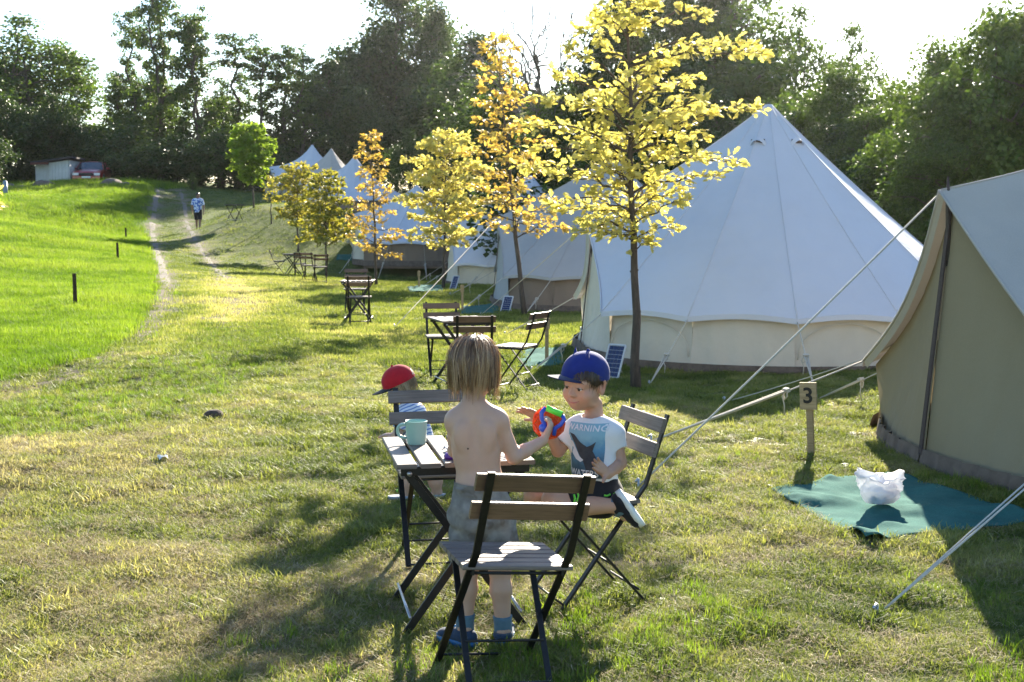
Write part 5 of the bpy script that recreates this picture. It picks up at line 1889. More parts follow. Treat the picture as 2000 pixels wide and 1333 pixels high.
        for _ in range(smooth_it):
            S = np.zeros_like(P); C = np.zeros(len(P))
            for i in range(4):
                np.add.at(S, Q[:, i], P[Q[:, (i + 1) % 4]]); np.add.at(C, Q[:, i], 1)
                np.add.at(S, Q[:, i], P[Q[:, (i - 1) % 4]]); np.add.at(C, Q[:, i], 1)
            P = P * .4 + (S / np.maximum(C, 1)[:, None]) * .6
        return fast_mesh(name, P - np.array(org), Q, mat, True)

def skin_mat(name, col, red=(.62, .25, .18)):
    m, nt, b = mat_base(name)
    tc = N(nt, 'ShaderNodeTexCoord')
    n = noise_tex(nt, 26, 4, .6, tc.outputs['Object'])
    a = N(nt, 'ShaderNodeAttribute', attribute_name='blush')
    c = np.array(col)
    r = ramp(nt, n.outputs['Fac'], [(.3, c * .975), (.7, c * 1.03)])
    nt.links.new(mixc(nt, a.outputs['Fac'], r.outputs[0], red), b.inputs['Base Color'])
    b.inputs['Roughness'].default_value = .48
    b.inputs['Specular IOR Level'].default_value = .4
    b.inputs['Subsurface Weight'].default_value = .18
    b.inputs['Subsurface Radius'].default_value = (1.0, .35, .2)
    b.inputs['Subsurface Scale'].default_value = .012
    n2 = noise_tex(nt, 380, 2, .5, tc.outputs['Object'])
    bump(nt, b, n2.outputs['Fac'], .08, .001)
    return m
def cloth_mat(name, col, var=.12, scale=30, trans=.0):
    m, nt, b = mat_base(name)
    tc = N(nt, 'ShaderNodeTexCoord')
    n = noise_tex(nt, scale, 4, .6, tc.outputs['Object'])
    wv = noise_tex(nt, 700, 1, .5, tc.outputs['Object'])
    c = np.array(col)
    r = ramp(nt, n.outputs['Fac'], [(.3, c * (1 - var)), (.7, np.minimum(c * (1 + var), .9))])
    nt.links.new(r.outputs[0], b.inputs['Base Color'])
    b.inputs['Roughness'].default_value = .85
    b.inputs['Specular IOR Level'].default_value = .2
    b.inputs['Sheen Weight'].default_value = .15
    bump(nt, b, wv.outputs['Fac'], .15, .001)
    if trans:
        add_translucent(m, trans)
    return m
M_SKIN = skin_mat('fair skin', (.50, .315, .235))
M_SKIN2 = skin_mat('tanned skin', (.46, .265, .18))
M_SKIN3 = skin_mat('brown skin', (.22, .125, .085))
M_TSHIRT = cloth_mat('white cotton', (.74, .74, .76), .03, 20, .12)
M_BLACKC = cloth_mat('black nylon', (.014, .014, .017), .2)
M_GREENC = cloth_mat('lime print', (.16, .60, .06), .1)
M_SOCK = cloth_mat('blue grey sock', (.085, .15, .20), .15)
M_SHOE = cloth_mat('navy shoe mesh', (.022, .040, .075), .3, 60)
M_SOLEB = plain('bright blue sole', (.015, .11, .27), .5)
M_SOLEW = plain('white rubber sole', (.66, .68, .68), .5)
M_GREYSOLE = plain('grey sole', (.30, .33, .36), .6)
M_YEL = cloth_mat('yellow cotton', (.52, .40, .03), .15)
M_CAPR = cloth_mat('red cap cloth', (.42, .012, .022), .1)
M_CAPB = cloth_mat('blue cap cloth', (.012, .024, .165), .1)
M_CAPD = cloth_mat('navy brim', (.012, .018, .07), .1)
M_CAPS = cloth_mat('pale blue band', (.12, .24, .55), .1)
M_BRIMK = cloth_mat('black brim', (.012, .012, .014), .1)
M_EYEW = plain('eye white', (.70, .68, .66), .2)
M_IRIS = plain('dark iris', (.045, .028, .018), .1)
M_LIP = plain('lip', (.42, .14, .12), .45)
M_BROW = plain('brown brow', (.10, .055, .03), .8)
# the boy's camouflage-like grey shorts
m_, nt, b = mat_base('washed grey camouflage cotton')
tc = N(nt, 'ShaderNodeTexCoord')
n1 = noise_tex(nt, 15, 2, .5, tc.outputs['Object']); n2 = noise_tex(nt, 23, 2, .5, tc.outputs['Object'])
r1 = ramp(nt, n1.outputs['Fac'], [(.42, (.225, .215, .20)), (.47, (.20, .19, .178)), (.56, (.19, .18, .17)), (.60, (.15, .135, .12))])
r2 = ramp(nt, n2.outputs['Fac'], [(.40, (1.15, 1.15, 1.15)), (.60, (.85, .85, .85))])
nt.links.new(mixc(nt, 1.0, r1.outputs[0], r2.outputs[0], 'MULTIPLY'), b.inputs['Base Color'])
b.inputs['Roughness'].default_value = .9; b.inputs['Specular IOR Level'].default_value = .15
M_CAMO = m_
# striped toddler shirt
m_, nt, b = mat_base('white shirt with blue stripes')
tc = N(nt, 'ShaderNodeTexCoord')
mp = N(nt, 'ShaderNodeMapping'); mp.inputs['Rotation'].default_value = (.3, .5, 0)
nt.links.new(tc.outputs['Object'], mp.inputs[0])
wv = N(nt, 'ShaderNodeTexWave'); wv.inputs['Scale'].default_value = 16; wv.inputs['Distortion'].default_value = 1.5; wv.bands_direction = 'Z'
nt.links.new(mp.outputs[0], wv.inputs[0])
r1 = ramp(nt, wv.outputs['Fac'], [(.6, (.66, .68, .74)), (.75, (.16, .24, .48))])
nt.links.new(r1.outputs[0], b.inputs['Base Color']); b.inputs['Roughness'].default_value = .9
M_STRIPE = m_
# far person's patterned shirt
m_, nt, b = mat_base('blue and white floral shirt')
tc = N(nt, 'ShaderNodeTexCoord')
n1 = noise_tex(nt, 14, 1, .5, tc.outputs['Object'])
r1 = ramp(nt, n1.outputs['Fac'], [(.46, (.07, .14, .50)), (.52, (.55, .62, .78))])
nt.links.new(r1.outputs[0], b.inputs['Base Color']); b.inputs['Roughness'].default_value = .9
M_FLORAL = m_
def hair_mat(name, stops):
    m, nt, b = mat_base(name)
    a = N(nt, 'ShaderNodeAttribute', attribute_name='hue')
    r = ramp(nt, a.outputs['Fac'], stops)
    nt.links.new(r.outputs[0], b.inputs['Base Color'])
    b.inputs['Roughness'].default_value = .35
    b.inputs['Specular IOR Level'].default_value = .6
    return add_translucent(m, .25)
M_BLOND = hair_mat('dark blond hair', [(0, (.105, .054, .026)), (.5, (.27, .155, .075)), (1, (.62, .44, .25))])
M_FAIR = hair_mat('fair hair', [(0, (.22, .15, .08)), (.5, (.38, .28, .16)), (1, (.60, .48, .32))])
M_BROWN = hair_mat('brown hair', [(0, (.030, .018, .011)), (.5, (.065, .038, .022)), (1, (.14, .085, .05))])

def frame(yaw_dir, pitch=0.0, roll=0.0):
    """columns: right of the face as the person has it (x), forward (y), up (z)"""
    f = Vector(yaw_dir).normalized()
    z = Vector((0, 0, 1))
    x = f.cross(z).normalized()
    M = Matrix((x, f, z)).transposed()
    return M @ Matrix.Rotation(-pitch, 3, 'X') @ Matrix.Rotation(roll, 3, 'Y')

def head(S, c, M, sc=1.0, face=True):
    c = Vector(c)
    T = lambda x, y, z: np.array(c + M @ (Vector((x, y, z)) * sc))
    Mr = np.array(M)
    E = lambda p, r, k=.02, **kw: S.ell(T(*p), np.array(r) * sc, Mr, k * sc, **kw)
    C = lambda p, q, ra, rb=None, k=.012, **kw: S.rc(T(*p), T(*q), ra * sc, (rb if rb else ra) * sc, k * sc, **kw)
    E((0, -.012, .028), (.073, .090, .078), .01)
    E((0, .024, -.026), (.058, .062, .066), .03)
    E((0, .046, -.072), (.030, .030, .024), .03)
    for s in (-1, 1):
        E((s * .034, .046, -.036), (.026, .028, .026), .02)
        E((s * .038, .020, -.055), (.022, .04, .026), .02)
    C((-.036, .068, .018), (.036, .068, .018), .014, k=.02)
    for s in (-1, 1):
        E((s * .029, .090, -.003), (.0165, .016, .0115), .012, sub=True)
    if face:
        C((0, .078, .000), (0, .092, -.027), .0075, .0105, .012)
        E((0, .094, -.030), (.011, .010, .009), .008)
        for s in (-1, 1):
            E((s * .010, .086, -.033), (.007, .008, .006), .006)
        C((-.017, .077, -.056), (0, .083, -.0545), .005, .006, .008); C((.017, .077, -.056), (0, .083, -.0545), .005, .006, .008)
        C((-.013, .076, -.0665), (.013, .076, -.0665), .0058, k=.012)
        for s in (-1, 1):
            E((s * .040, .052, -.034), (.020, .022, .018), .02)
        for s in (-1, 1):
            C((s * .017, .083, .0035), (s * .041, .074, .0020), .0058, k=.005)
            C((s * .018, .081, -.0105), (s * .040, .073, -.0105), .0052, k=.006)
    for s in (-1, 1):
        E((s * .073, -.008, -.006), (.009, .019, .030), .008)
        E((s * .081, -.004, -.004), (.006, .011, .018), .006, sub=True)
        C((s * .079, -.024, .012), (s * .082, -.010, .024), .0045, k=.005)
    return T

def bvh_of(me):
    return BVHTree.FromPolygons([v.co.copy() for v in me.vertices], [tuple(p.vertices) for p in me.polygons])

def face_parts(root, T, sc, org, me=None):
    o = np.array(org)
    bv = bvh_of(me)
    fw = Vector(T(0, 1, 0) - T(0, 0, 0)).normalized()
    def F(x, z, off):
        p = Vector(T(x, .16, z) - o)
        h = bv.ray_cast(p, -fw, .16)
        return (h[0] if h[0] is not None else Vector(T(x, .08, z) - o)) + fw * off
    for s in (-1, 1):
        e = part('eye', MB().ball(T(s * .029, .0735, -.0035) - o, .0112 * sc, 16, 12), M_EYEW, root, True)
        part('iris', MB().ball(T(s * .029 + .002, .0815, -.0058) - o, .0066 * sc, 12, 8), M_IRIS, e, True)
        part('eyelash', MB().tube([T(s * x, y, z) - o for x, y, z in ((.015, .0815, -.0030), (.023, .0880, -.0014), (.031, .0872, -.0012), (.042, .0780, -.0030))], .0018 * sc, 6), M_BROW, root, True)
        part('eyebrow', MB().tube([F(s * x, z, -.0006) for x, z in ((.013, .0185), (.020, .0218), (.030, .0230), (.038, .0210), (.046, .0165))], [.0016 * sc, .0026 * sc, .0026 * sc, .0022 * sc, .0010 * sc], 6), M_BROW, root, True)
    xs = np.linspace(-.029, .029, 11)
    part('mouth', MB().tube([F(x, -.0612 + .0095 * (abs(x) / .029) ** 1.8, -.0004) for x in xs], [(.0008 + .0022 * (1 - (abs(x) / .029) ** 2)) * sc for x in xs], 8), M_LIP, root, True)

def blush(me, spots):
    co = np.zeros(len(me.vertices) * 3, np.float32); me.vertices.foreach_get('co', co); co = co.reshape(-1, 3)
    v = np.zeros(len(co))
    for p, r, w in spots:
        v = np.maximum(v, w * np.exp(-((co - np.array(p)) ** 2).sum(1) / (r * r)))
    a = me.attributes.new('blush', 'FLOAT', 'POINT'); a.data.foreach_set('value', v.astype(np.float32))

def hand(S, w, d, palm, L, side, curl, spread=.12, thumb=(.55, .8, .25), tcurl=.3):
    w, d, n = Vector(w), Vector(d).normalized(), Vector(palm)
    n = (n - d * n.dot(d)).normalized()
    t = d.cross(n) * side          # towards the thumb
    S.rc(w, w + d * .25 * L, .125 * L, .15 * L, .012, flat=(n, .62))
    S.rc(w + d * .2 * L + t * .02 * L, w + d * .46 * L, .16 * L, .19 * L, .010, flat=(n, .42))
    tips = []
    for i, (off, ln, b) in enumerate(((.155, .40, .50), (.052, .45, .53), (-.052, .42, .51), (-.15, .33, .46))):
        p = w + d * b * L + t * off * L
        a = spread * (1.4 - i) * .9
        fd = (d * math.cos(a) + t * math.sin(a)).normalized()
        S.rc(w + d * .22 * L + t * off * .6 * L, p, .07 * L, .062 * L, .008)
        ang = 0
        c = curl[i] if hasattr(curl, '__len__') else curl
        for j, (fr, r0, r1) in enumerate(((.44, .060, .054), (.31, .053, .048), (.25, .047, .040))):
            ang += c * (.8 if j == 0 else 1.0)
            q = p + (fd * math.cos(ang) + n * math.sin(ang)) * ln * L * fr
            S.rc(p, q, r0 * L, r1 * L, .0025)
            p = q
        tips.append((p, fd * math.cos(ang) + n * math.sin(ang), n))
    p = w + d * .14 * L + t * .13 * L + n * .02 * L
    td = (d * thumb[0] + t * thumb[1] + n * thumb[2]).normalized()
    S.rc(w + d * .08 * L, p, .09 * L, .085 * L, .01)
    q = p + td * .25 * L
    S.rc(p, q, .082 * L, .062 * L, .008)
    td2 = (td * math.cos(tcurl) + (d * .6 + n * .6).normalized() * math.sin(tcurl)).normalized()
    S.rc(q, q + td2 * .22 * L, .060 * L, .047 * L, .003)

def strands(name, c, M, sc, n, rs, mat, zend, face_gap, org, r=(.082, .099, .090), wid=.0030, flip=.02, parting=0.0, seg=9, zvar=.015, lift=.0, fringe=.0):
    """hair as narrow ribbons running from the crown over the skull and down"""
    c = Vector(c)
    V, Q, hue = [], [], []
    o = Vector(org)
    for i in range(n):
        phi = rs.uniform(-math.pi, math.pi)          # 0 = face
        infront = abs(phi) < face_gap
        el0 = math.pi / 2 - abs(rs.normal(0, .55)) - .03
        ze = zend + rs.normal(0, zvar) + zvar * .8 * math.sin(phi * 13 + 2 * math.sin(phi * 5))
        if infront:
            ze = fringe + rs.normal(0, .008)
        sh = 1 + lift * rs.rand()
        hu = np.clip(rs.normal(.42, .22) + .22 * math.sin(phi * 9 + 2 * math.sin(phi * 4)), 0, 1)
        wob, ph = rs.normal(0, .09), rs.uniform(0, 6)
        lay = rs.uniform(.985, 1.03)
        pts = []
        zc = .022
        # angle runs from el0 down to 0, then straight down
        down = max(0.0, zc - ze)
        arc = el0 * r[2]
        tot = arc + down
        fl = rs.normal(flip, .012)
        for k in range(seg + 1):
            sl = tot * k / seg
            ph_ = phi + wob * math.sin(k / seg * 3 + ph) + parting * (1 - k / seg)
            if sl < arc and ze < zc:
                e = el0 - sl / r[2]
                p = Vector((math.sin(ph_) * r[0] * math.cos(e), math.cos(ph_) * r[1] * math.cos(e), zc + r[2] * math.sin(e)))
            elif ze >= zc:
                e = el0 + (math.asin(min(1, (ze - zc) / r[2])) - el0) * k / seg
                p = Vector((math.sin(ph_) * r[0] * math.cos(e), math.cos(ph_) * r[1] * math.cos(e), zc + r[2] * math.sin(e)))
            else:
                dd = sl - arc
                t = dd / max(down, 1e-4)
                out = 1 + .05 * math.sin(math.pi * t) - (.20 if abs(phi) > 2.0 else .10) * t + fl * t * t + .05 * t * math.sin(phi * 11 + 2)
                p = Vector((math.sin(ph_) * r[0] * out, math.cos(ph_) * r[1] * out, zc - dd))
            pts.append(c + M @ (p * sc * lay * sh) - o)
        b = len(V)
        for k in range(seg + 1):
            t = (pts[min(k + 1, seg)] - pts[max(k - 1, 0)]).normalized()
            rad = (pts[k] + o - c).normalized()
            s = t.cross(rad)
            if s.length < 1e-4:
                s = Vector((1, 0, 0))
            s.normalize()
            s = (s + rad * rs.normal(0, .02) + rad * .5 * math.sin(i)).normalized()
            w = wid * sc * (1 - .75 * (k / seg) ** 2) * .5
            V += [pts[k] - s * w, pts[k] + s * w]
            hue += [hu * (.75 + .35 * k / seg)] * 2
        Q += [(b + 2 * k, b + 2 * k + 1, b + 2 * k + 3, b + 2 * k + 2) for k in range(seg)]
    me = fast_mesh(name, [tuple(v) for v in V], Q, mat, True)
    a = me.attributes.new('hue', 'FLOAT', 'POINT')
    h = np.zeros(len(me.vertices), np.float32); h[:len(hue)] = hue
    a.data.foreach_set('value', h)
    return me

def set_hue(me, v):
    a = me.attributes.new('hue', 'FLOAT', 'POINT'); a.data.foreach_set('value', np.full(len(me.vertices), v, np.float32))
    return me

def shoe(root, heel, d, up, L, wd, body_m, sole_m, org, ankle):
    """heel on the ground, d = pointing direction of the toes"""
    heel, d, up = Vector(heel), Vector(d).normalized(), Vector(up).normalized()
    side = d.cross(up).normalized()
    lo = np.minimum(heel, heel + d * L) - .12
    hi = np.maximum(heel, heel + d * L) + .16
    S = SDF(lo, hi, .004)
    h = wd * .5
    S.rc(heel + d * h + up * .035, heel + d * (L - h) + up * .028, h * .92, h * .95, .0, flat=(up, .62))
    S.rc(heel + d * h * 1.0 + up * .04, Vector(ankle), h * .78, h * .80, .02)
    S.rc(heel + d * h * 1.6 + up * .045, heel + d * L * .62 + up * .035, h * .7, h * .6, .02)
    S.plane(heel + up * .018, -up)
    b = Vector(ankle) + up * .012
    S.plane(b, up)
    link('shoe', S.mesh('shoe', body_m, org), root)
    so = MB()
    prof = []
    for k in range(24):
        a = 2 * math.pi * k / 24
        x = math.cos(a); y = math.sin(a)
        cx = L / 2 + (L / 2 + .004) * (abs(x) ** .8) * math.copysign(1, x)
        w = h * 1.02 * (abs(y) ** .8) * math.copysign(1, y) * (1.0 if x > 0 else .88)
        prof.append(heel + d * cx + side * w - Vector(org))
    so.v = [tuple(p) for p in prof] + [tuple(p + up * .026) for p in prof] + [tuple(p + up * .026 - (p - (heel + d * L / 2 - Vector(org))) * .06) for p in prof]
    n = 24
    so.f = [tuple(range(n))[::-1], tuple(range(2 * n, 3 * n))] + [(k, (k + 1) % n, n + (k + 1) % n, n + k) for k in range(n)] + [(n + k, n + (k + 1) % n, 2 * n + (k + 1) % n, 2 * n + k) for k in range(n)]
    part('shoe_sole', so, sole_m, root, True)
    # laces and collar
    for k in range(3):
        m = heel + d * (L * (.48 + .09 * k)) + up * (.078 - .010 * k) - Vector(org)
        part('shoe_lace', MB().tube([m - side * h * .5 - up * .008, m + up * .002, m + side * h * .5 - up * .008], .0028, 5), M_LBLUE if sole_m is M_SOLEB else M_GREENC, root, True)

def cap(root, c, M, sc, crown_m, brim_m, org, ears=False, band=None, brim_len=.075, tilt=0.0):
    c, o = Vector(c), Vector(org)
    T = lambda x, y, z: c + M @ (Vector((x, y, z)) * sc) - o
    rx, ry, rz = .086, .106, .097
    zc = .024
    P = []
    for i in range(13):
        e = math.pi / 2 * i / 12
        row = []
        for k in range(49):
            a = 2 * math.pi * k / 48
            f = 1 + .02 * math.cos(a) * math.cos(e)
            seam = 1 - .006 * abs(math.cos(3 * a)) ** 20
            row.append(T(math.sin(a) * rx * math.cos(e) * seam, math.cos(a) * ry * math.cos(e) * f * seam + .004, zc + rz * (math.sin(e) ** .92) * seam - (.0 if i else .012)))
        P.append(row)
    part('cap_crown', MB().grid(P), crown_m, root, True)
    part('cap_button', MB().ball(T(0, .004, zc + rz + .002), .008 * sc, 10, 6), crown_m, root, True)
    bandm = MB()
    rows = []
    for z, q in ((-.013, 1.012), (.002, 1.016)):
        rows.append([T(math.sin(a) * rx * q, math.cos(a) * ry * q * (1 + .02 * math.cos(a)) + .004, zc + z) for a in np.linspace(0, 2 * math.pi, 49)])
    part('cap_band', bandm.grid(rows), band or crown_m, root, True)
    # brim: a curved tongue with thickness
    rows_t, rows_b = [], []
    for j in range(7):
        t = j / 6
        rt, rb = [], []
        for k in range(17):
            a = R(-62) + R(124) * k / 16
            ex = brim_len * t * (math.cos(a * 1.35) ** .55 if abs(a * 1.35) < math.pi / 2 else 0)
            x = math.sin(a) * (rx * 1.0)
            y = math.cos(a) * ry * 1.02 + .004 + ex
            z = zc - .006 - .004 * t - .014 * (math.sin(a) ** 2) - tilt * ex
            rt.append(T(x, y, z)); rb.append(T(x, y, z - .004))
        rows_t.append(rt); rows_b.append(rb)
    mb = MB().grid(rows_t).grid([r[::-1] for r in rows_b])
    mb.grid([rows_t[-1][::-1], rows_b[-1][::-1]])
    part('cap_brim', mb, brim_m, root, True)
    if ears:
        for s in (-1, 1):
            b = (s * .042, .035, zc + .072)
            part('cap_ear', MB().add([T(b[0] - .016, b[1], b[2]), T(b[0] + .016, b[1], b[2]), T(b[0] + .0, b[1] + .014, b[2] - .004), T(b[0] + .0, b[1] - .014, b[2] - .004), T(b[0] + s * .008, b[1], b[2] + .036)], [(0, 2, 4), (2, 1, 4), (1, 3, 4), (3, 0, 4)]), crown_m, root)

def drape(bvh, org, uvs, c, r, u, n, off=.0025, dist=.075):
    """lay points of a flat print on the cloth below"""
    out = []
    for x, y in uvs:
        p = c + r * x + u * y + n * dist - org
        h = bvh.ray_cast(p, -n, dist + .12)
        out.append((h[0] + n * off) if h[0] is not None else (c + r * x + u * y - org))
    return out

def text_mesh(body, size, spacing=1.0):
    cu = bpy.data.curves.new('print', 'FONT')
    cu.body = body; cu.size = size; cu.align_x = 'CENTER'; cu.align_y = 'CENTER'; cu.space_character = spacing; cu.offset = size * .018
    t = bpy.data.objects.new('print', cu)
    COL.objects.link(t)
    dg = bpy.context.evaluated_depsgraph_get()
    me = bpy.data.meshes.new_from_object(t.evaluated_get(dg))
    bpy.data.objects.remove(t)
    return me

# ---------------------------------------------------------------- the standing boy, seen from behind
def standing_boy():
    D = 4.62
    J = lambda px, py, dd=0.0: W(px, py, D + dd)
    g = G(940, 1268)
    org = Vector((g.x, g.y, g.z))
    root = thing('person', 'shirtless child with blond bob standing with back to the camera holding an orange toy', 'person', org, 0)
    lo, hi = (-.48, D - .30, g.z - .03), (.38, D + .42, g.z + 1.22)
    S = SDF(lo, hi, .004)
    f = (0, 1, 0)
    pelvis = J(940, 985)
    hl, hr_ = J(915, 1000), J(968, 1000)
    kl, kr = J(913, 1108, .02), J(976, 1108, .015)
    al, ar = J(908, 1225, .0), J(983, 1230, .0)
    # torso
    S.rc(J(924, 838), J(930, 880), .087, .083, .03, flat=(f, .70))
    S.rc(J(930, 880), J(938, 950), .080, .084, .03, flat=(f, .76))
    S.rc(J(938, 955), J(941, 1000), .088, .088, .03, flat=(f, .85))
    S.rc(J(908, 823, .01), J(955, 823, .01), .050, .050, .03, flat=(f, .9))
    # shoulder blades
    S.ell(J(903, 852, -.050), (.030, .018, .048), None, .030); S.ell(J(952, 850, -.047), (.030, .018, .048), None, .030)
    # spine furrow
    S.rc(J(926, 830, -.074), J(937, 940, -.078), .011, .010, .03, sub=True)
    # neck
    S.rc(J(925, 765, .012), J(925, 815, .0), .036, .042, .025)
    S.rc(J(925, 795, .0), J(893, 815, .0), .034, .030, .03)
    S.rc(J(925, 795, .0), J(966, 814, .0), .034, .030, .03)
    # right arm, bent forward
    sh, el, wr = J(974, 824, .005), J(1004, 893, .02), J(1061, 861, .10)
    S.rc(sh, sh, .036, .036, .03)
    S.rc(sh, el, .033, .027, .02)
    S.rc(el, el.lerp(wr, .35), .027, .0265, .012)
    S.rc(el.lerp(wr, .35), wr, .0265, .0185, .012)
    # left arm, forward in front of the body
    shl, ell_, wrl = J(889, 824, .005), J(888, 880, .10), J(910, 892, .21)
    S.rc(shl, shl, .034, .034, .03)
    S.rc(shl, ell_, .032, .026, .02); S.rc(ell_, wrl, .026, .019, .012)
    hand(S, wrl, (.5, .85, .1), (0, .1, -1), .122, 1, .35)
    # legs
    for h_, k_, a_ in ((hl, kl, al), (hr_, kr, ar)):
        S.rc(h_, k_, .066, .042, .03)
        S.rc(k_, k_.lerp(a_, .35) + Vector((0, -.008, 0)), .039, .040, .02)
        S.rc(k_.lerp(a_, .35) + Vector((0, -.008, 0)), a_, .039, .026, .02)
        S.rc(a_, a_ + Vector((0, .02, -.05)), .027, .03, .02)
    # grip hand
    hand(S, wr, (.45, .38, .80), (-.80, .25, .35), .125, -1, (.72, .72, .75, .8), .05, (.6, .55, .7), .5)
    Mh = frame((.42, 1, 0), R(6))
    hc = J(927, 722, .022)
    T = head(S, hc, Mh, 1.0)
    me = S.mesh('body', M_SKIN, org)
    blush(me, [(T(s * .079, -.008, -.006) - np.array(org), .02, .35) for s in (-1, 1)] + [(np.array(el - org), .025, .3)])
    link('body', me, root)
    face_parts(root, T, 1.0, org, me)
    part('mole', MB().ball(J(914, 877, -.068) - org, .0035, 8, 6, (1, .5, 1)), M_BROW, root, True)
    # hair
    rs = np.random.RandomState(12)
    H = SDF(hc - Vector((.15, .15, .2)), hc + Vector((.15, .15, .15)), .004)
    Mr = np.array(Mh)
    Th = lambda x, y, z: np.array(hc + Mh @ Vector((x, y, z)))
    H.ell(Th(0, -.012, .028), (.077, .092, .080), Mr, .0)
    H.rc(Th(0, -.030, .02), Th(0, -.026, -.026), .074, .060, .02)
    H.ell(Th(0, .075, -.05), (.062, .07, .085), Mr, .02, sub=True)
    H.plane(Th(0, 0, -.036), Mh @ Vector((0, .15, -1)))
    link('hair', set_hue(H.mesh('hair', M_BLOND, org), .28), root)
    link('hair_strands', strands('hair_strands', hc + Mh @ Vector((0, -.012, .006)), Mh, 1.0, 4200, rs, M_BLOND, -.050, .62, org, zvar=.022, wid=.0034, lift=.07, flip=.06, r=(.086, .101, .090), fringe=.035), root, kind='stuff')
    link('flyaway_hair', strands('flyaway_hair', hc + Mh @ Vector((0, -.012, .006)), Mh, 1.0, 260, rs, M_BLOND, -.045, .62, org, zvar=.035, wid=.0022, lift=.16, flip=.16, r=(.087, .103, .092), fringe=.035), root, kind='stuff')
    # shorts
    B = SDF((lo[0], lo[1], g.z + .3), (hi[0], hi[1], g.z + .75), .004)
    B.rc(J(937, 940), J(941, 1000), .098, .102, .03, flat=(f, .92))
    hem_l, hem_r = J(913, 1092, .015), J(981, 1090, .012)
    B.rc(J(916, 1000, -.005), hem_l, .076, .068, .02, capb=True)
    B.rc(J(966, 1000, -.005), hem_r, .078, .070, .02, capb=True)
    B.wrinkle(.006, 55, 4)
    top = J(937, 946)
    B.plane(top, (-.03, 0, 1))
    link('shorts', B.mesh('shorts', M_CAMO, org), root)
    ring = [top - org + Vector((math.cos(a) * .0975 + .001, math.sin(a) * .0885, .002 - .03 * math.cos(a) * .09)) for a in np.linspace(0, 2 * math.pi, 33)]
    part('waistband', MB().grid([[p + Vector((0, 0, .008)) for p in ring], [p * 1 + Vector((p.x * .02, p.y * .02, -.03)) for p in ring]]), M_CAMO, root, True)
    # socks and shoes
    for (a_, k_, hl_, d) in ((al, kl, G(930, 1282), (-.75, .62, 0)), (ar, kr, G(985, 1283), (.10, 1, 0))):
        q = a_.lerp(k_, .22)
        part('sock', MB().tube([a_ + Vector((0, .015, -.03)) - org, a_.lerp(k_, .08) - org, a_.lerp(k_, .16) - org, q - org, q - org + Vector((0, 0, .002))], [.036, .0345, .0350, .0375, .032], 20), M_SOCK, root, True)
        dd = Vector(d).normalized()
        heel = a_ - dd * .052
        heel.z = hz(heel.x, heel.y) + .012
        shoe(root, heel, dd, (0, 0, 1), .185, .075, M_SHOE, M_SOLEB, org, a_ + Vector((0, 0, -.018)))
    # the toy in the hand
    tc_ = J(1072, 826, .205)
    o2 = Vector(tc_)
    toy = thing('ball_toy', 'orange lattice ball toy with blue handle and lime green bar', 'toy', o2)
    import bmesh
    bm = bmesh.new()
    bmesh.ops.create_icosphere(bm, subdivisions=2, radius=.062)
    me = bpy.data.meshes.new('lattice'); bm.to_mesh(me); bm.free()
    me.materials.append(M_ORANGE)
    lt = link('lattice', me, toy)
    w = lt.modifiers.new('wire', 'WIREFRAME'); w.thickness = .011; w.use_even_offset = False
    part('cup', MB().ball((0, .0, 0), .050, 20, 14), M_ORANGE, toy, True)
    K = lambda px, py, dd: J(px, py, dd) - o2
    part('grip', MB().tube([K(1067, 797, .125), K(1097, 810, .125)], .0125, 14), M_LIME, toy, True)
    for pts in ([(1066, 797, .125), (1058, 806, .12), (1058, 818, .118), (1064, 829, .12), (1063, 838, .125)], [(1098, 811, .125), (1102, 820, .12), (1095, 830, .118), (1084, 837, .12), (1082, 850, .125)]):
        part('handle_arm', MB().tube([K(*p) for p in pts], .0085, 10), M_BLUE, toy, True)
    part('hub', MB().ball(K(1061, 836, .122), .017, 16, 10), M_BLUE, toy, True)
    return root

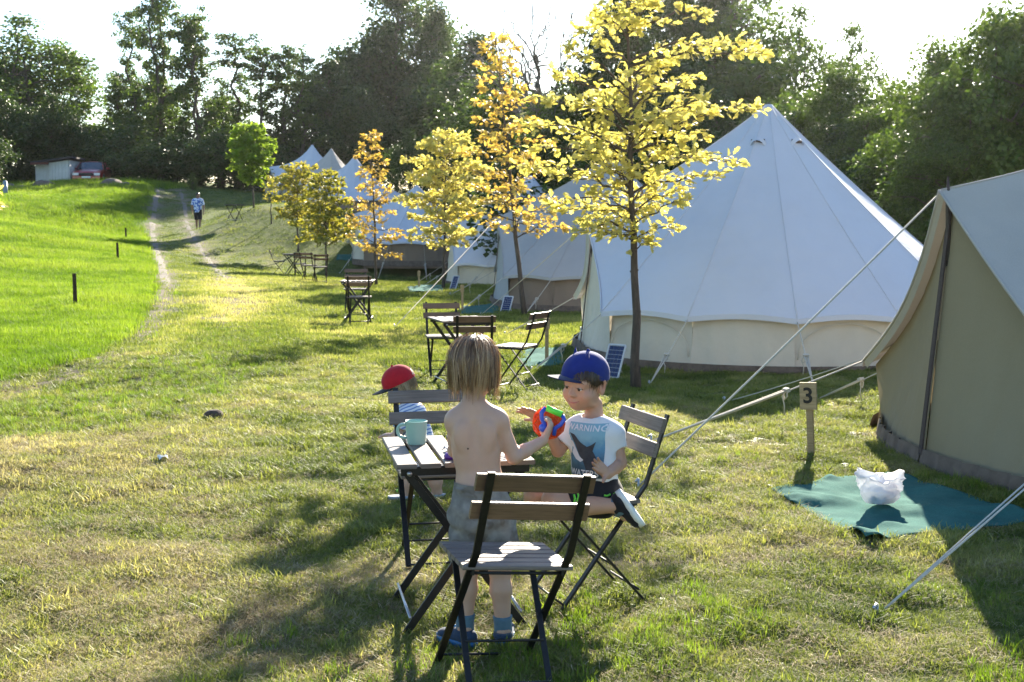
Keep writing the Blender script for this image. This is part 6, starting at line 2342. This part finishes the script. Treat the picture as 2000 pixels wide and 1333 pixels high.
# ---------------------------------------------------------------- the boy kneeling on the right-hand chair
def kneeling_boy():
    D = 5.20
    J = lambda px, py, dd=0.0: W(px, py, D + dd)
    g = on(.31, 5.22)
    org = Vector(g)
    root = thing('person', 'smiling boy in blue cap and white printed shirt kneeling on the right chair', 'person', org, 0)
    lo, hi = (-.12, D - .36, g.z + .30), (.70, D + .36, g.z + 1.14)
    S = SDF(lo, hi, .004)
    n = Vector((-.55, -.83, 0)).normalized()
    f = tuple(n)
    torso = [(J(1157, 852), J(1160, 900), .088, .083), (J(1160, 900), J(1166, 960), .082, .088)]
    shoulders = (J(1128, 842, .03), J(1190, 846, .0))
    S.rc(*torso[0], k=.03, flat=(f, .74)); S.rc(*torso[1], k=.03, flat=(f, .80))
    S.rc(shoulders[0], shoulders[1], .044, .044, .03)
    S.rc(J(1160, 790, .02), J(1160, 830, .012), .036, .042, .02)
    # his left arm (right in the picture)
    sl, el, wl = J(1199, 850, .01), J(1210, 905, -.01), J(1188, 926, -.12)
    S.rc(sl, el, .036, .029, .02); S.rc(el, el.lerp(wl, .4), .029, .027, .012); S.rc(el.lerp(wl, .4), wl, .027, .020, .012)
    hand(S, wl, J(1156, 902, -.19) - wl, (-.25, -.75, .55), .130, -1, (.12, .10, .12, .16), .10, (.5, .75, .3))
    # his right arm, reaching past the toy
    sr, er, wr = J(1117, 846, .05), J(1090, 880, .03), J(1061, 822, -.06)
    S.rc(sr, er, .035, .028, .02); S.rc(er, wr, .027, .020, .012)
    hand(S, wr, J(1026, 800, -.09) - wr, (.2, -.3, -.9), .130, -1, (.15, .12, .10, .15), .17, (.4, .9, -.1))
    # folded legs
    hlp, hrp = J(1182, 962, -.03), J(1148, 962, .05)
    kl, kr = J(1080, 978, -.16), J(1045, 970, -.02)
    al, ar = J(1206, 988, -.12), J(1180, 985, .07)
    for h_, k_, a_ in ((hlp, kl, al), (hrp, kr, ar)):
        S.rc(h_, k_, .064, .046, .03)
        S.rc(k_, k_, .043, .043, .02)
        kk = k_ + Vector((0, 0, -.022))
        S.rc(kk, kk.lerp(a_, .45), .040, .043, .012); S.rc(kk.lerp(a_, .45), a_, .043, .028, .012)
    ftl = J(1236, 1030, -.11)
    S.rc(al, al.lerp(ftl, .5), .028, .022, .02)
    S.rc(ar, ar.lerp(J(1212, 1012, .08), .5), .028, .022, .02)
    Mh = frame((-.62, -.78, 0), R(3), R(-5))
    sc = 1.07
    hc = J(1144, 750, .0)
    T = head(S, hc, Mh, sc)
    me = S.mesh('body', M_SKIN2, org)
    oa = np.array(org)
    blush(me, [(T(s * .040, .062, -.034) - oa, .026, .42) for s in (-1, 1)] + [(T(0, .10, -.03) - oa, .012, .3)] + [(T(s * .079, -.008, -.006) - oa, .022, .55) for s in (-1, 1)] + [(T(0, .083, -.060) - oa, .013, .4)])
    link('body', me, root)
    face_parts(root, T, sc, org, me)
    # hair under the cap
    rs = np.random.RandomState(21)
    Hm = SDF(hc - Vector((.15, .15, .15)), hc + Vector((.15, .15, .15)), .004)
    Mr = np.array(Mh)
    Th = lambda x, y, z: np.array(hc + Mh @ (Vector((x, y, z)) * sc))
    Hm.ell(Th(0, -.014, .026), np.array((.077, .093, .082)) * sc, Mr, .0)
    Hm.ell(Th(0, .086, -.046), np.array((.085, .075, .075)) * sc, Mr, .01, sub=True)
    for s in (-1, 1):
        Hm.ell(Th(s * .08, .030, -.055), np.array((.03, .055, .06)) * sc, Mr, .008, sub=True)
        Hm.ell(Th(s * .082, -.010, -.012), np.array((.020, .024, .034)) * sc, Mr, .004, sub=True)
    Hm.plane(Th(0, 0, -.030), Mh @ Vector((0, .45, -1)))
    link('hair', set_hue(Hm.mesh('hair', M_BROWN, org), .4), root)
    link('hair_strands', strands('hair_strands', hc, Mh, sc, 1100, rs, M_BROWN, .004, .95, org, zvar=.012, wid=.0030, r=(.077, .093, .082), fringe=.032), root, kind='stuff')
    Mc = frame((-.86, -.50, 0), R(-3), R(-5))
    cap(root, hc + Vector((.002, .006, .016)), Mc, sc * .945, M_CAPB, M_CAPD, org, True, None, .070, -.05)
    # shirt
    B = SDF((lo[0], lo[1], g.z + .48), (hi[0], hi[1], g.z + .95), .004)
    B.rc(J(1157, 850), J(1160, 900), .097, .094, .03, flat=(f, .78)); B.rc(J(1160, 900), J(1166, 968), .093, .100, .03, flat=(f, .85), capb=True)
    B.rc(J(1130, 840, .03), J(1188, 843), .053, .053, .03)
    B.rc(sl, sl.lerp(el, .52), .050, .049, .025, capb=True)
    B.rc(sr, sr.lerp(er, .58), .048, .047, .025, capb=True)
    B.rc(J(1158, 780, .01), J(1157, 818, .004), .046, .046, .008, sub=True)
    B.wrinkle(.0042, 38, 8)
    shirt = B.mesh('shirt', M_TSHIRT, org)
    link('shirt', shirt, root)
    col = [J(1157, 819, .002) - org + Vector((math.cos(a) * .050, math.sin(a) * .050, .006 * math.sin(a) + .010)) for a in np.linspace(0, 2 * math.pi, 25)]
    part('collar', MB().tube(col, .0055, 6, False), M_TSHIRT, root, True)
    # flat print on the shirt front: blue sea panel, diving shark, two words
    B2 = SDF((lo[0], lo[1], g.z + .48), (hi[0], hi[1], g.z + .95), .006)
    B2.rc(J(1157, 850), J(1160, 900), .097, .094, .03, flat=(f, .78)); B2.rc(J(1160, 900), J(1166, 968), .093, .100, .03, flat=(f, .85), capb=True)
    B2.rc(J(1130, 840, .03), J(1188, 843), .053, .053, .03)
    B2.wrinkle(.0042, 38, 8)
    bv = bvh_of(B2.mesh('chest', M_TSHIRT, org))
    r_ = Vector((.83, -.55, 0)); up = Vector((.0, .0, 1)) - n * 0.0
    c = J(1138, 884, -.08)
    M_SEA, nt, b = mat_base('printed sea')
    tc = N(nt, 'ShaderNodeTexCoord')
    sx = N(nt, 'ShaderNodeSeparateXYZ'); nt.links.new(tc.outputs['Generated'], sx.inputs[0])
    nn = noise_tex(nt, 22, 5, .6, tc.outputs['Object'])
    ad = N(nt, 'ShaderNodeMath', operation='MULTIPLY_ADD'); ad.inputs[1].default_value = .45
    nt.links.new(nn.outputs['Fac'], ad.inputs[0]); nt.links.new(sx.outputs['Z'], ad.inputs[2])
    rr = ramp(nt, ad.outputs[0], [(.15, (.035, .06, .085)), (.45, (.06, .12, .17)), (.8, (.10, .26, .42)), (1.0, (.22, .40, .50))])
    nt.links.new(rr.outputs[0], b.inputs['Base Color']); b.inputs['Roughness'].default_value = .9
    def panel(name, quad, mat, off, nu=14, nv=18):
        (x0, y0), (x1, y1) = quad
        uv = [(x0 + (x1 - x0) * i / nu, y0 + (y1 - y0) * j / nv) for j in range(nv + 1) for i in range(nu + 1)]
        P = drape(bv, org, uv, c, r_, up, n, off)
        fs = [(j * (nu + 1) + i, j * (nu + 1) + i + 1, (j + 1) * (nu + 1) + i + 1, (j + 1) * (nu + 1) + i) for j in range(nv) for i in range(nu)]
        return link(name, np_mesh(name, P, fs, mat, True), root)
    panel('shirt_print', ((-.082, -.108), (.078, .118)), M_SEA, .002)
    def shape(name, poly, mat, off):
        """a filled outline cut into small cells so that it follows the cloth"""
        import bmesh
        bm = bmesh.new()
        vs = [bm.verts.new((x, y, 0)) for x, y in poly]
        fc = bm.faces.new(vs)
        bmesh.ops.triangulate(bm, faces=[fc])
        bmesh.ops.subdivide_edges(bm, edges=bm.edges[:], cuts=2, use_grid_fill=True)
        bmesh.ops.triangulate(bm, faces=bm.faces[:])
        P = drape(bv, org, [(v.co.x, v.co.y) for v in bm.verts], c, r_, up, n, off)
        bm.verts.index_update()
        fs = [tuple(v.index for v in q.verts) for q in bm.faces]
        bm.free()
        return link(name, np_mesh(name, P, fs, mat), root)
    M_SHK = cloth_mat('printed shark grey', (.05, .052, .06), .2)
    M_BEL = cloth_mat('printed white', (.66, .66, .70), .05)
    shape('printed_shark', [(-.075, .075), (-.050, .068), (-.02, .040), (.012, .022), (.030, .030), (.050, .045), (.040, .020), (.035, .005), (.048, -.020), (.050, -.045), (.058, -.075), (.040, -.060), (.030, -.085), (.010, -.105), (.008, -.070), (-.008, -.040), (-.030, -.010), (-.050, .030)], M_SHK, .0035)
    shape('printed_belly', [(-.078, .045), (-.062, .040), (-.045, .010), (-.025, -.022), (-.005, -.035), (-.020, -.045), (-.045, -.035), (-.070, -.010), (-.06, .01), (-.075, .025)], M_BEL, .0036)
    for word, y, sz in (('WARNING', .098, .034), ('WATERS', -.090, .036)):
        tm = text_mesh(word, sz, 1.12 if word == 'WARNING' else 1.0)
        P = drape(bv, org, [(v.co.x + (-.002 if word == 'WARNING' else -.006), v.co.y + y) for v in tm.vertices], c, r_, up, n, .0042)
        fs = [tuple(p.vertices) for p in tm.polygons]
        link('printed_word', np_mesh('printed_word', P, fs, M_BEL), root)
        bpy.data.meshes.remove(tm)
    # shorts
    Q = SDF((lo[0], lo[1], g.z + .36), (hi[0], hi[1], g.z + .72), .004)
    Q.rc(J(1165, 955), J(1166, 975), .098, .096, .03, flat=(f, .88))
    Q.rc(hlp, hlp.lerp(kl, .80), .074, .062, .02, capb=True)
    Q.rc(hrp, hrp.lerp(kr, .74), .073, .060, .02, capb=True)
    Q.wrinkle(.004, 50, 5)
    sh = Q.mesh('shorts', M_BLACKC, org)
    link('shorts', sh, root)
    bq = bvh_of(sh)
    for pts in ([(1128, 962), (1130, 970), (1127, 978), (1131, 986)], [(1121, 966), (1123, 974), (1121, 982)], [(1192, 966), (1186, 969), (1180, 968)], [(1205, 962), (1198, 966)]):
        P = []
        for px, py in pts:
            v = ray(px, py).normalized()
            h = bq.ray_cast(Vector((0, 0, CAM_H)) - org, v)
            if h[0] is not None:
                P.append(h[0] - v * .003)
        if len(P) > 1:
            part('printed_stroke', MB().tube(P, .0045, 6), M_GREENC, root, True)
    # sock and shoes
    for a_, tip, dd in ((al, ftl, -.12), (ar, J(1214, 1014, .08), .08)):
        k_ = a_ + Vector((-.10, 0, .01))
        part('sock', MB().tube([a_ + (k_ - a_) * .30 - org, a_ - org, a_.lerp(tip, .3) - org], [.034, .033, .034], 18), M_SOCK, root, True)
        d = (tip - a_).normalized()
        up_ = Vector((d.z, 0, -d.x))
        if up_.x > 0:
            up_ = -up_
        heel = a_ - d * .050 - up_ * .050
        shoe(root, heel, d, up_, .180, .078, M_BLACKC, M_SOLEW, org, a_ + up_ * .014)
    return root

# ---------------------------------------------------------------- the small child behind the far chair
def small_child():
    D = 7.05
    J = lambda px, py, dd=0.0: W(px, py, D + dd)
    g = on(J(800, 985).x, D)
    org = Vector(g)
    root = thing('person', 'small child in red cap and yellow shorts standing behind the chair', 'person', org, 0)
    lo, hi = (g.x - .28, D - .3, g.z - .02), (g.x + .32, D + .3, g.z + .90)
    S = SDF(lo, hi, .005)
    f = (-.5, .86, 0)
    S.rc(J(802, 812), J(822, 872), .078, .082, .03, flat=(f, .85)); S.rc(J(822, 880), J(826, 900), .082, .080, .03)
    S.rc(J(790, 806, -.03), J(815, 800, .03), .040, .040, .03)
    S.rc(J(792, 770), J(799, 800), .032, .036, .02)
    s1, e1, w1 = J(788, 812, -.07), J(776, 848, -.09), J(770, 872, -.10)
    S.rc(s1, e1, .031, .026, .02); S.rc(e1, w1, .026, .02, .012)
    hand(S, w1, (-.1, -.1, -1), (.9, .1, 0), .10, -1, .25)
    s2, e2, w2 = J(815, 808, .07), J(800, 845, .16), J(770, 850, .2)
    S.rc(s2, e2, .031, .026, .02); S.rc(e2, w2, .026, .02, .012)
    hand(S, w2, (-1, .1, 0), (0, .1, -1), .10, 1, .25)
    legs = []
    for h_, k_, a_ in ((J(803, 905, -.02), J(797, 942, -.02), J(793, 972, -.01)), (J(845, 905, .02), J(850, 940, .03), J(854, 966, .05))):
        S.rc(h_, k_, .052, .040, .03); S.rc(k_, a_, .038, .027, .02); S.rc(a_, a_ + Vector((-.02, 0, -.03)), .026, .026, .02)
        legs.append((k_, a_))
    Mh = frame((-.93, -.15, 0), R(24))
    hc = J(783, 750)
    sc = .92
    T = head(S, hc, Mh, sc)
    me = S.mesh('body', M_SKIN, org)
    blush(me, [(T(s * .04, .062, -.034) - np.array(org), .025, .35) for s in (-1, 1)])
    link('body', me, root)
    face_parts(root, T, sc, org, me)
    rs = np.random.RandomState(33)
    link('hair', strands('hair', hc, Mh, sc, 1500, rs, M_FAIR, -.050, .9, org, zvar=.02, wid=.004, r=(.080, .096, .086), fringe=.03), root, kind='stuff')
    cap(root, hc, Mh, sc, M_CAPR, M_BRIMK, org, False, None, .075)
    B = SDF((lo[0], lo[1], g.z + .25), (hi[0], hi[1], g.z + .72), .005)
    B.rc(J(801, 812), J(822, 872), .086, .092, .03, flat=(f, .88), capb=True)
    B.rc(J(790, 808, -.03), J(815, 803, .03), .047, .047, .03)
    B.rc(s1, s1.lerp(e1, .7), .041, .040, .02, capb=True); B.rc(s2, s2.lerp(e2, .7), .041, .040, .02, capb=True)
    B.rc(J(790, 760), J(798, 792), .04, .04, .006, sub=True)
    B.wrinkle(.004, 40, 3)
    link('shirt', B.mesh('shirt', M_STRIPE, org), root)
    Q = SDF((lo[0], lo[1], g.z + .12), (hi[0], hi[1], g.z + .5), .005)
    Q.rc(J(819, 866), J(826, 895), .088, .088, .03, flat=(f, .92), capa=True)
    Q.rc(J(806, 895, -.02), J(798, 928, -.02), .064, .060, .02, capb=True); Q.rc(J(842, 895, .02), J(849, 926, .03), .064, .060, .02, capb=True)
    Q.wrinkle(.004, 45, 6)
    link('shorts', Q.mesh('shorts', M_YEL, org), root)
    for k_, a_ in legs:
        part('sock', MB().tube([a_.lerp(k_, .45) - org, a_ - org, a_ + Vector((-.01, 0, -.03)) - org], [.030, .029, .030], 14), M_SOCK, root, True)
        heel = a_ + Vector((.045, 0, 0)); heel.z = hz(heel.x, heel.y) + .008
        shoe(root, heel, (-1, -.15, 0), (0, 0, 1), .145, .064, M_SOCK, M_GREYSOLE, org, a_ + Vector((-.004, 0, -.012)))
    return root

# ---------------------------------------------------------------- the person far up the track
def far_person():
    D = 54.0
    J = lambda px, py, dd=0.0: W(px, py, D + dd)
    g = on(J(388, 472).x, D)
    org = Vector(g)
    root = thing('person', 'person with dark hair in blue patterned shirt and black shorts walking on the track', 'person', org, 0)
    Z = lambda x, y, z: org + Vector((x, y, z))
    lo, hi = org + Vector((-.45, -.4, -.03)), org + Vector((.45, .4, 1.75))
    S = SDF(lo, hi, .010)
    f = (0, 1, 0)
    S.rc(Z(0, 0, 1.25), Z(0, 0, .95), .15, .14, .05, flat=(f, .7)); S.rc(Z(-.12, 0, 1.33), Z(.12, 0, 1.33), .07, .07, .05)
    S.rc(Z(0, 0, 1.36), Z(.0, .01, 1.46), .055, .05, .03)
    arms = []
    for s, sw in ((-1, .10), (1, -.08)):
        a, b, c = Z(s * .18, 0, 1.32), Z(s * .25, -sw * .3, 1.07), Z(s * .27, sw, .85)
        S.rc(a, b, .048, .04, .03); S.rc(b, c, .038, .028, .02)
        hand(S, c, c - b, (-s, 0, 0), .18, s, .3)
        arms.append((a, b))
    legs = []
    for s, st in ((-1, .12), (1, -.12)):
        h_, k_, a_ = Z(s * .085, 0, .88), Z(s * .09, st * .6 + .02, .47), Z(s * .09, st - .03, .08)
        S.rc(h_, k_, .085, .055, .04); S.rc(k_, a_, .053, .036, .03); S.rc(a_, a_ + Vector((0, -.14, -.04)), .036, .03, .02)
        legs.append((h_, k_, a_))
    Mh = frame((.5, -.86, 0), 0)
    hc = Z(.01, 0, 1.53)
    T = head(S, hc, Mh, 1.05)
    link('body', S.mesh('body', M_SKIN3, org), root)
    H = SDF(hc - Vector((.2, .2, .25)), hc + Vector((.2, .2, .2)), .010)
    Th = lambda x, y, z: np.array(hc + Mh @ Vector((x, y, z)))
    H.ell(Th(0, -.02, .03), (.095, .105, .095), np.array(Mh), .0); H.rc(Th(0, -.06, .0), Th(0, -.07, -.12), .075, .06, .03)
    H.ell(Th(0, .09, -.04), (.07, .07, .08), np.array(Mh), .02, sub=True)
    link('hair', set_hue(H.mesh('hair', M_BROWN, org), .2), root)
    B = SDF(lo, hi, .010)
    B.rc(Z(0, 0, 1.25), Z(0, 0, .80), .165, .175, .05, flat=(f, .78), capb=True); B.rc(Z(-.12, 0, 1.33), Z(.12, 0, 1.33), .08, .08, .05)
    for a, b in arms:
        B.rc(a, a.lerp(b, .8), .066, .062, .04, capb=True)
    B.rc(Z(0, 0, 1.40), Z(0, .0, 1.6), .062, .06, .01, sub=True)
    link('shirt', B.mesh('shirt', M_FLORAL, org), root)
    Q = SDF(lo, hi, .010)
    Q.rc(Z(0, 0, .95), Z(0, 0, .82), .15, .165, .04, flat=(f, .82))
    for h_, k_, a_ in legs:
        Q.rc(h_, h_.lerp(k_, .92), .105, .095, .03, capb=True)
    link('shorts', Q.mesh('shorts', M_BLACKC, org), root)
    for h_, k_, a_ in legs:
        part('shoe', MB().ball(a_ + Vector((0, -.06, -.035)) - org, .05, 12, 8, (.9, 2.4, .8)), M_SHOE, root, True)
    return root

def put_people():
    standing_boy()
    kneeling_boy()
    small_child()
    far_person()
put_tents()
put_mats()
put_furniture()
put_small()
put_far()
put_people()
young_trees()
background_trees()
grow()
# ------------------------------------------------------------------ added thin haze volume, imitates lens glare near the sun
def put_glare_haze():
    m = bpy.data.materials.new('glare haze')
    m.use_nodes = True
    nt = m.node_tree
    nt.nodes.remove(nt.nodes['Principled BSDF'])
    v = N(nt, 'ShaderNodeVolumePrincipled')
    v.inputs['Color'].default_value = (.95, .93, .95, 1)
    v.inputs['Density'].default_value = 0.00012
    v.inputs['Anisotropy'].default_value = 0.86
    nt.links.new(v.outputs[0], nt.nodes['Material Output'].inputs['Volume'])
    mb = MB().box((-5, 110, 13), (330, 330, 34))
    o = link('haze', mb.mesh('haze', m), kind='stuff')
put_glare_haze()
